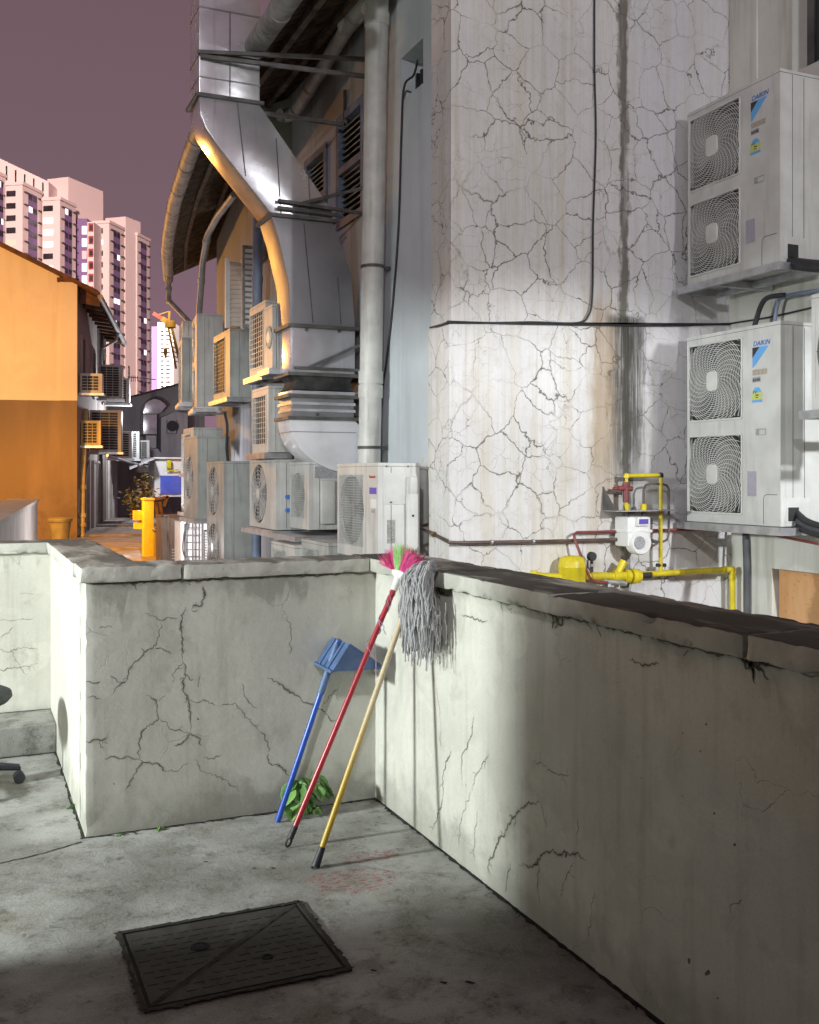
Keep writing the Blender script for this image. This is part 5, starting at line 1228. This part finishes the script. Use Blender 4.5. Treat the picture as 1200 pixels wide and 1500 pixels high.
# brown cabinet, white store with ladder and louvres
M_CAB = wall_mat('rusty_cabinet', (.34,.26,.21), .8, 3, (.09,.05,.03)); yk = 17.6
t = thing('metal_cabinet', 'rust-streaked brown metal cabinet behind the short parapet', 'cabinet', pt(250,850,y=yk))
ybox(236, 264, 757, 850, yk, .5, 'body', M_CAB, t, .01); ybox(235, 265, 754.5, 756.8, yk-.02, .54, 'top', M_CAB, t)
for k in range(5): ybox(252, 262, 804+k*4.4, 806+k*4.4, yk-.012, .013, 'vent_slot', M_GRIL, t)
ys = 15.6
t = thing('store_cupboard', 'brightly lit white store cupboard with louvres at the foot of the facade', 'cupboard', pt(295,850,y=ys))
ybox(265, 322, 763, 860, ys, .5, 'body', M_WL, t)
ybox(262, 322, 757, 761, ys-.25, .8, 'top_shelf', M_BRNP, t)
lv = ybox(299.5, 317.5, 776, 823, ys-.022, .02, 'louvre_panel', M_BLACK, t)
for k in range(11):
    pz = 779+k*4.0; a, b = pt(300,pz+2.6,y=ys-.03), pt(317,pz,y=ys-.03); MB().prism([(a.x,ys-.06,a.z),(a.x,ys-.055,a.z-.004),(a.x,ys-.024,b.z),(a.x,ys-.026,b.z+.006)], (b.x-a.x,0,0)).build('louvre', M_WL, lv)
t = thing('ladder', 'thin dark ladder leaning against the white store cupboard', 'ladder', pt(282,840,y=ys-.12))
for px in (271, 282.5, 292): MB().bar(pt(px,767,y=ys-.12), pt(px,850,y=ys-.14), .022).build('rail', M_STEEL, t)
for k in range(7): MB().bar(pt(271,775+k*10,y=ys-.13), pt(292,775+k*10,y=ys-.13), .014).build('rung', M_STEEL, t)
cable('loose_cable', 'thin loose cable drooping beside the ladder', [pt(273,765,y=ys-.2), pt(276,758,y=ys-.2), pt(270,780,y=ys-.2), pt(268,805,y=ys-.2), pt(272,818,y=ys-.2)], .012, M_RUB)
cable('wall_cable', 'black cable hanging from the high condensers down the far facade', [pt(329,604,y=12.4), pt(333,625,y=12.4), pt(332,655,y=12.4), pt(334,678,y=12.4)], .016, M_RUB)

# ---------------------------------------------------------------- house closing the lane
ye = 47.0
M_END = wall_mat('end_house_wall', (.34,.335,.335), .5, .6, (.08,.075,.07)); M_ENDW = wall_mat('end_annex_wall', (.42,.41,.43), .3, .6)
t = thing('end_house', 'dim grey house closing the lane, roof verge rising to the right', 'house', pt(215,757,y=ye))
def epoly(pts, y): return [pt(a,b,y=y) for a,b in pts]
MB().prism(epoly([(150,770),(300,770),(300,553),(262,564),(165,590),(150,594)], ye), (0,4,0)).build('gable_wall', M_END, t)
MB().prism(epoly([(150,594),(165,589.5),(262,563.5),(300,552),(300,549.5),(262,561),(165,587),(150,591)], ye-.4), (0,4.8,0)).build('roof_verge', M_TILE, t)
MB().prism(epoly([(236,690),(275,690),(275,605),(257,603),(236,612)], ye-1.6), (0,1.5,0)).build('annex', M_ENDW, t)
t = thing('end_duct', 'shiny metal exhaust duct with a curved hood on the grey end house', 'duct', pt(222,660,y=ye-1.2))
hood = [(210,606),(210.5,600),(213,592),(218,587),(226,584),(234,586),(240,590),(244,595),(236,604),(230,606)]
MB().prism(epoly(hood, ye-1.6), (0,.9,0)).build('hood', M_GALV, t, bevel=.02)
ybox(210, 230, 607, 636, ye-1.6, .9, 'shaft', M_GALV, t, .02); ybox(214, 229, 638, 656, ye-1.55, .8, 'neck', M_GALVD, t); MB().prism(epoly([(212,657),(231,657),(240,670),(204,670)], ye-1.6), (0,.9,0)).build('cowl', M_GALVD, t)
t = thing('air_conditioner', 'round-fan condenser on the pale annex of the end house', 'air conditioner', pt(252,634,y=ye-2))
ybox(245.5, 258, 615, 634, ye-1.95, .3, 'casing', M_ENDW, t); MB().lathe(pt(252.5,624,y=ye-1.97), [(.24,-.02),(.24,.02)], 20, 'y').build('fan', M_BLACK, t, smooth=True)
M_WBOX = wall_mat('white_kiosk', (.74,.74,.76), .12, .8); 
t = thing('white_kiosk', 'brightly lit white kiosk wall with a blue panel at the lane end', 'kiosk', pt(243,740,y=40.5))
ybox(226.5, 275, 672, 728, 40.5, 1.5, 'wall', M_WBOX, t); ybox(225, 275, 670, 671.8, 40.3, 1.9, 'roof_slab', M_WBOX, t)
ybox(235, 275, 697, 724, 40.46, .05, 'blue_panel', plain('blue_board', (.09,.13,.62), .5, 0, .05), t); ybox(233, 275, 694, 696.8, 40.44, .08, 'panel_trim', M_WBOX, t)
t = thing('yellow_wall_box', 'small yellow box on the white kiosk above the blue panel', 'meter box', pt(248,690,y=40.3)); ybox(245, 251, 674, 686, 40.25, .2, 'case', M_YEL, t, .02); MB().bar(pt(244,690,y=40.35), pt(262,688,y=40.35), .05).build('pipe', M_YEL, t)
t = thing('awning', 'sagging pale awning between the ochre house and the kiosk', 'awning', pt(200,690,y=42))
MB().prism([pt(188,676,y=41.5), pt(226,671,y=41.0), pt(226,673,y=39.5), pt(190,688,y=39.5)], (0,0,.04)).build('canvas', plain('awning_canvas', (.40,.39,.40), .8), t)
ybox(203, 224, 682, 692, 42.0, .4, 'sign_box', M_WBOX, t)
# potted shrub
M_SHR = plain('dry_leaf', (.30,.24,.05), .7, 0, .3, 20)
base = pt(207,760,y=36); base.z = GZ; t = thing('potted_shrub', 'dry yellowish shrub beside the lane before the kiosk', 'shrub', base)
mb = MB(); mb2 = MB()
for k in range(22):
    a = random.uniform(0,6.28); h_ = random.uniform(.9,2.0); tip = base + Vector((math.cos(a)*random.uniform(.1,.75), math.sin(a)*.6, h_))
    mb.tube([base+Vector((0,0,.1)), base.lerp(tip,.5)+Vector((0,0,.2)), tip], [.03,.02,.01], 4)
    for j in range(22):
        p = base.lerp(tip, random.uniform(.4,1)) + Vector((random.gauss(0,.13),random.gauss(0,.13),random.gauss(0,.12))); u = Vector((random.gauss(0,1),random.gauss(0,1),random.gauss(0,1))).normalized(); v = u.orthogonal().normalized()
        mb2.add([p-u*.09, p+v*.035, p+u*.09, p-v*.035], [(0,1,2,3)])
mb.build('branches', M_TIMB, t); stuff(mb2.build('leaves', M_SHR, t, fix=False))
# tv aerial
t = thing('tv_aerial', 'thin rooftop aerial mast in front of the towers', 'aerial', pt(188,590,y=44))
MB().cyl(pt(189,592,y=44), pt(189,536,y=44), .03, 6).build('mast', M_STEEL, t); MB().bar(pt(187,552,y=44), pt(228,556,y=44), .035).build('boom', M_STEEL, t)
for k in range(4): MB().bar(pt(192+k*3,550,y=44), pt(193+k*3,559,y=44), .025).build('element', M_STEEL, t)

# ================================================================== apartment towers far behind
T0 = 230.; e2c = Vector((.196,.98)); e1c = Vector((.98,-.196))
def cw(r, f, z): return camxy(r, f, z)
def twall(name, base, v=.04):
    m = Mat(name); return m.out(m.mix(m.noise(.15, 4), tuple(c*(1-v*2) for c in base), base), .85)
M_TW = twall('tower_white', (.74,.62,.60)); M_TP = twall('tower_purple', (.22,.14,.30)); M_TR = twall('tower_red', (.36,.06,.06))
M_TWD = plain('tower_window_dark', (.035,.03,.035), .3, 0, .3, .3); M_TL = emis('tower_window_lit', (1.0,.95,.86), 1.6); M_TL2 = emis('tower_window_warm', (1.0,.78,.55), .9); M_TDK = plain('tower_ledge', (.13,.10,.10), .8)
def zc(py, t): return CAMZ + (HOR-py)/FOC*t
def tower(label, lpx, cpx, rpx, topy, t0=T0, purple=True, lit=.26, rows=18):
    c0 = Vector(((cpx-600)/FOC*t0, t0)); zt_ = zc(topy, t0)
    # left face length so that it spans lpx..cpx ; right face so that it spans cpx..rpx
    def span(px, e):
        a = (px-600)/FOC; return (a*c0.y - c0.x)/(e.x - a*e.y)
    L1 = -span(lpx, e1c); L2 = span(rpx, e2c)
    T = thing('apartment_tower', label, 'apartment block', cw(c0.x, c0.y, 0), 'apartment towers on the skyline')
    def P(u, v, z, o1=0, o2=0): q = c0 - e1c*u + e2c*v + e1c*o1 - e2c*o2; return cw(q.x, q.y, z)
    poly = [P(L1,0,0), P(0,0,0), P(0,L2,0), P(L1,L2,0)]
    MB().prism(poly, (0,0,zt_)).build('wall', M_TW, T)
    MB().prism([P(L1,0,zt_,.0,.35), P(0,0,zt_,.35,.35), P(0,L2,zt_,.35,0), P(L1,L2,zt_)], (0,0,.7)).build('roof_parapet', M_TW, T)
    def lface(name, u0, u1, z0, z1, mat, pr=.10): return MB().prism([P(u0,0,z0,0,pr), P(u1,0,z0,0,pr), P(u1,0,z1,0,pr), P(u0,0,z1,0,pr)], tuple(cw(e2c.x*pr*.98,e2c.y*pr*.98,0))).build(name, mat, T)
    def rface(name, v0, v1, z0, z1, mat, pr=.10): return MB().prism([P(0,v0,z0,pr), P(0,v1,z0,pr), P(0,v1,z1,pr), P(0,v0,z1,pr)], tuple(cw(-e1c.x*pr*.98,-e1c.y*pr*.98,0))).build(name, mat, T)
    if purple: rface('purple_panel', L2*.28, L2*.74, zt_-2.78*rows, zt_-1.0, M_TP, .06)
    for k in range(rows):
        zz = zt_ - 1.1 - 2.78*k
        mt = M_TL if random.random() < lit*1.3 else M_TL2 if random.random() < lit*.5 else M_TWD
        lface('window', L1*.40, L1*.94, zz-1.35, zz-.05, mt)
        for v0, v1 in ((.30,.48),(.54,.72)):
            mt = M_TL if random.random() < lit*.35 else M_TWD
            rface('window', L2*v0, L2*v1, zz-1.55, zz-.25, mt, .12)
        rface('ledge', L2*.06, L2*.24, zz-.42, zz-.16, M_TDK, .5); rface('ledge', L2*.78, L2*.97, zz-.42, zz-.16, M_TDK, .5)
    return T, c0, P
tower('leftmost apartment tower, cut off by the left edge of the picture', -30, -6, 8, 254, rows=12)
tower('pale apartment tower with purple strip, second from the left edge', 8, 33, 61.5, 271)
tower('pale apartment tower with purple strip, left of the tall lift tower face', 62, 88, 111, 293, T0+6)
tower('pale apartment tower with red-framed windows beside its left edge', 137, 160, 181, 327, T0+22)
tower('pale apartment tower with purple strip, rightmost of the row before the crane', 181.5, 201, 219, 345, T0+34)
# stair core with lit landings
t1 = T0+16
def fbox(px0, px1, py0, py1, t_, dep, name, mat, par):
    r0, r1 = (px0-600)/FOC*t_, (px1-600)/FOC*t_; z0, z1 = zc(py1,t_), zc(py0,t_)
    return MB().prism([cw(r0,t_,z0), cw(r1,t_,z0), cw(r1,t_,z1), cw(r0,t_,z1)], tuple(cw(0,dep,0))).build(name, mat, par)
T = thing('apartment_stair_core', 'purple stair tower with a column of brightly lit landings', 'apartment block', cw((124-600)/FOC*t1, t1, 0))
fbox(111, 128, 320, 760, t1, 8, 'purple_wall', M_TP, T); fbox(128.05, 137.5, 325, 760, t1+.02, 8, 'white_wall', M_TW, T)
for k in range(13): fbox(120, 127, 331+k*18.2-k*.05, 343+k*18.2, t1-.15, .14, 'lit_landing', M_TL if k != 2 else M_TW, T)
for k in range(11): w_ = fbox(129.5, 136.5, 327+k*18.5, 339+k*18.5, t1-.16, .15, 'red_window', M_TR, T); fbox(131.3, 135.5, 330+k*18.5, 337+k*18.5, t1-.28, .11, 'pane', M_TWD, w_)
# roof-top masses
T = thing('rooftop_plant', 'long pale rooftop parapet with dark slots above the left towers', 'rooftop', cw((30-600)/FOC*(T0+10), T0+10, 60))
tt = T0+9
r = lambda px, t_: (px-600)/FOC*t_
MB().prism([cw(r(-40,tt),tt,zc(300,tt)), cw(r(71,tt),tt,zc(300,tt)), cw(r(71,tt),tt,zc(266,tt)), cw(r(0,tt),tt,zc(232,tt)), cw(r(-40,tt),tt,zc(213,tt))], tuple(cw(0,6,0))).build('parapet', M_TW, T)
for k in range(5): px = 9.5+k*13.3; py = 243+k*6.0; fbox(px-1.1, px+1.1, py, py+13+max(0,8-3*k), tt-.1, .09, 'slot', M_TWD, T)
for lab, a, b, c2, ytop, ydrop, t_ in (('tall pale lift tower block above the left towers', 65, 100, 128, 259, 12, T0+14), ('low pale lift block above the right-hand towers', 148, 184, 197, 317, 5, T0+30)):
    T = thing('lift_tower', lab, 'rooftop', cw(r(b,t_),t_,60))
    MB().prism([cw(r(a,t_),t_+2,0), cw(r(b,t_),t_,0), cw(r(c2,t_),t_+ (c2-b)*.45,0), cw(r((a+c2)/2,t_),t_+16,0)], (0,0,zc(ytop,t_))).build('block', M_TW, T)
# far bright tower
T = thing('apartment_tower', 'small overexposed white tower beyond the crane, violet left edge', 'apartment block', cw(r(240,380),380,0), 'apartment towers on the skyline')
M_TWB = emis('floodlit_tower', (1.0,.86,.80), .35, (.8,.72,.68))
M_TWB = twall('tower_bright', (.85,.78,.74)); fbox(222, 231, 478, 760, 380.2, 8, 'violet_wall', M_TP, T); fbox(231.05, 254, 472, 760, 380, 10, 'wall', M_TWB, T)
for k in range(18):
    for a, b in ((235,240),(243,249)): fbox(a, b, 484+k*6.2, 486.5+k*6.2, 379.8, .19, 'window', M_TWD, T)
# crane
M_CRY = plain('crane_yellow', (.65,.42,.05), .6, 0, .1); M_CRR = plain('crane_red', (.55,.14,.08), .6, 0, .1)
tq = 150.
T = thing('tower_crane', 'yellow crane head with red jib tip and hanging hook among the towers', 'crane', cw(r(250,tq),tq,0))
def cb(name, ps, w, mat):
    for (a,b),(c2,d2) in zip(ps[:-1],ps[1:]): MB().bar(cw(r(a,tq),tq,zc(b,tq)), cw(r(c2,tq),tq,zc(d2,tq)), w).build(name, mat, T)
cb('jib', [(225,459),(238,467)], .55, M_CRR); cb('jib', [(238,467),(247,473),(252,476)], .8, M_CRY); cb('strut', [(248,456),(247,473)], .3, M_CRY); cb('strut', [(248,456),(232,461)], .12, M_CRY)
cb('mast', [(250,474),(266,540)], .35, M_CRY); cb('mast', [(246,476),(258,540)], .28, M_CRY)
for k in range(8): cb('mast_lacing', [(247.5+1.5*k,480+7*k),(253.5+1.7*k,484+7*k)], .14, M_CRY)
MB().lathe(cw(r(250,tq),tq,zc(475,tq)), [(.75,-.5),(.75,.5)], 14).build('slew_head', M_CRY, T)
cb('hoist_rope', [(242,470),(242,512)], .08, M_TDK)
MB().prism([cw(r(239.5,tq),tq,zc(510,tq)), cw(r(244.5,tq),tq,zc(510,tq)), cw(r(244,tq),tq,zc(519,tq)), cw(r(242,tq),tq,zc(525,tq)), cw(r(239.5,tq),tq,zc(518,tq))], tuple(cw(0,.4,0))).build('hook_block', M_CRY, T)
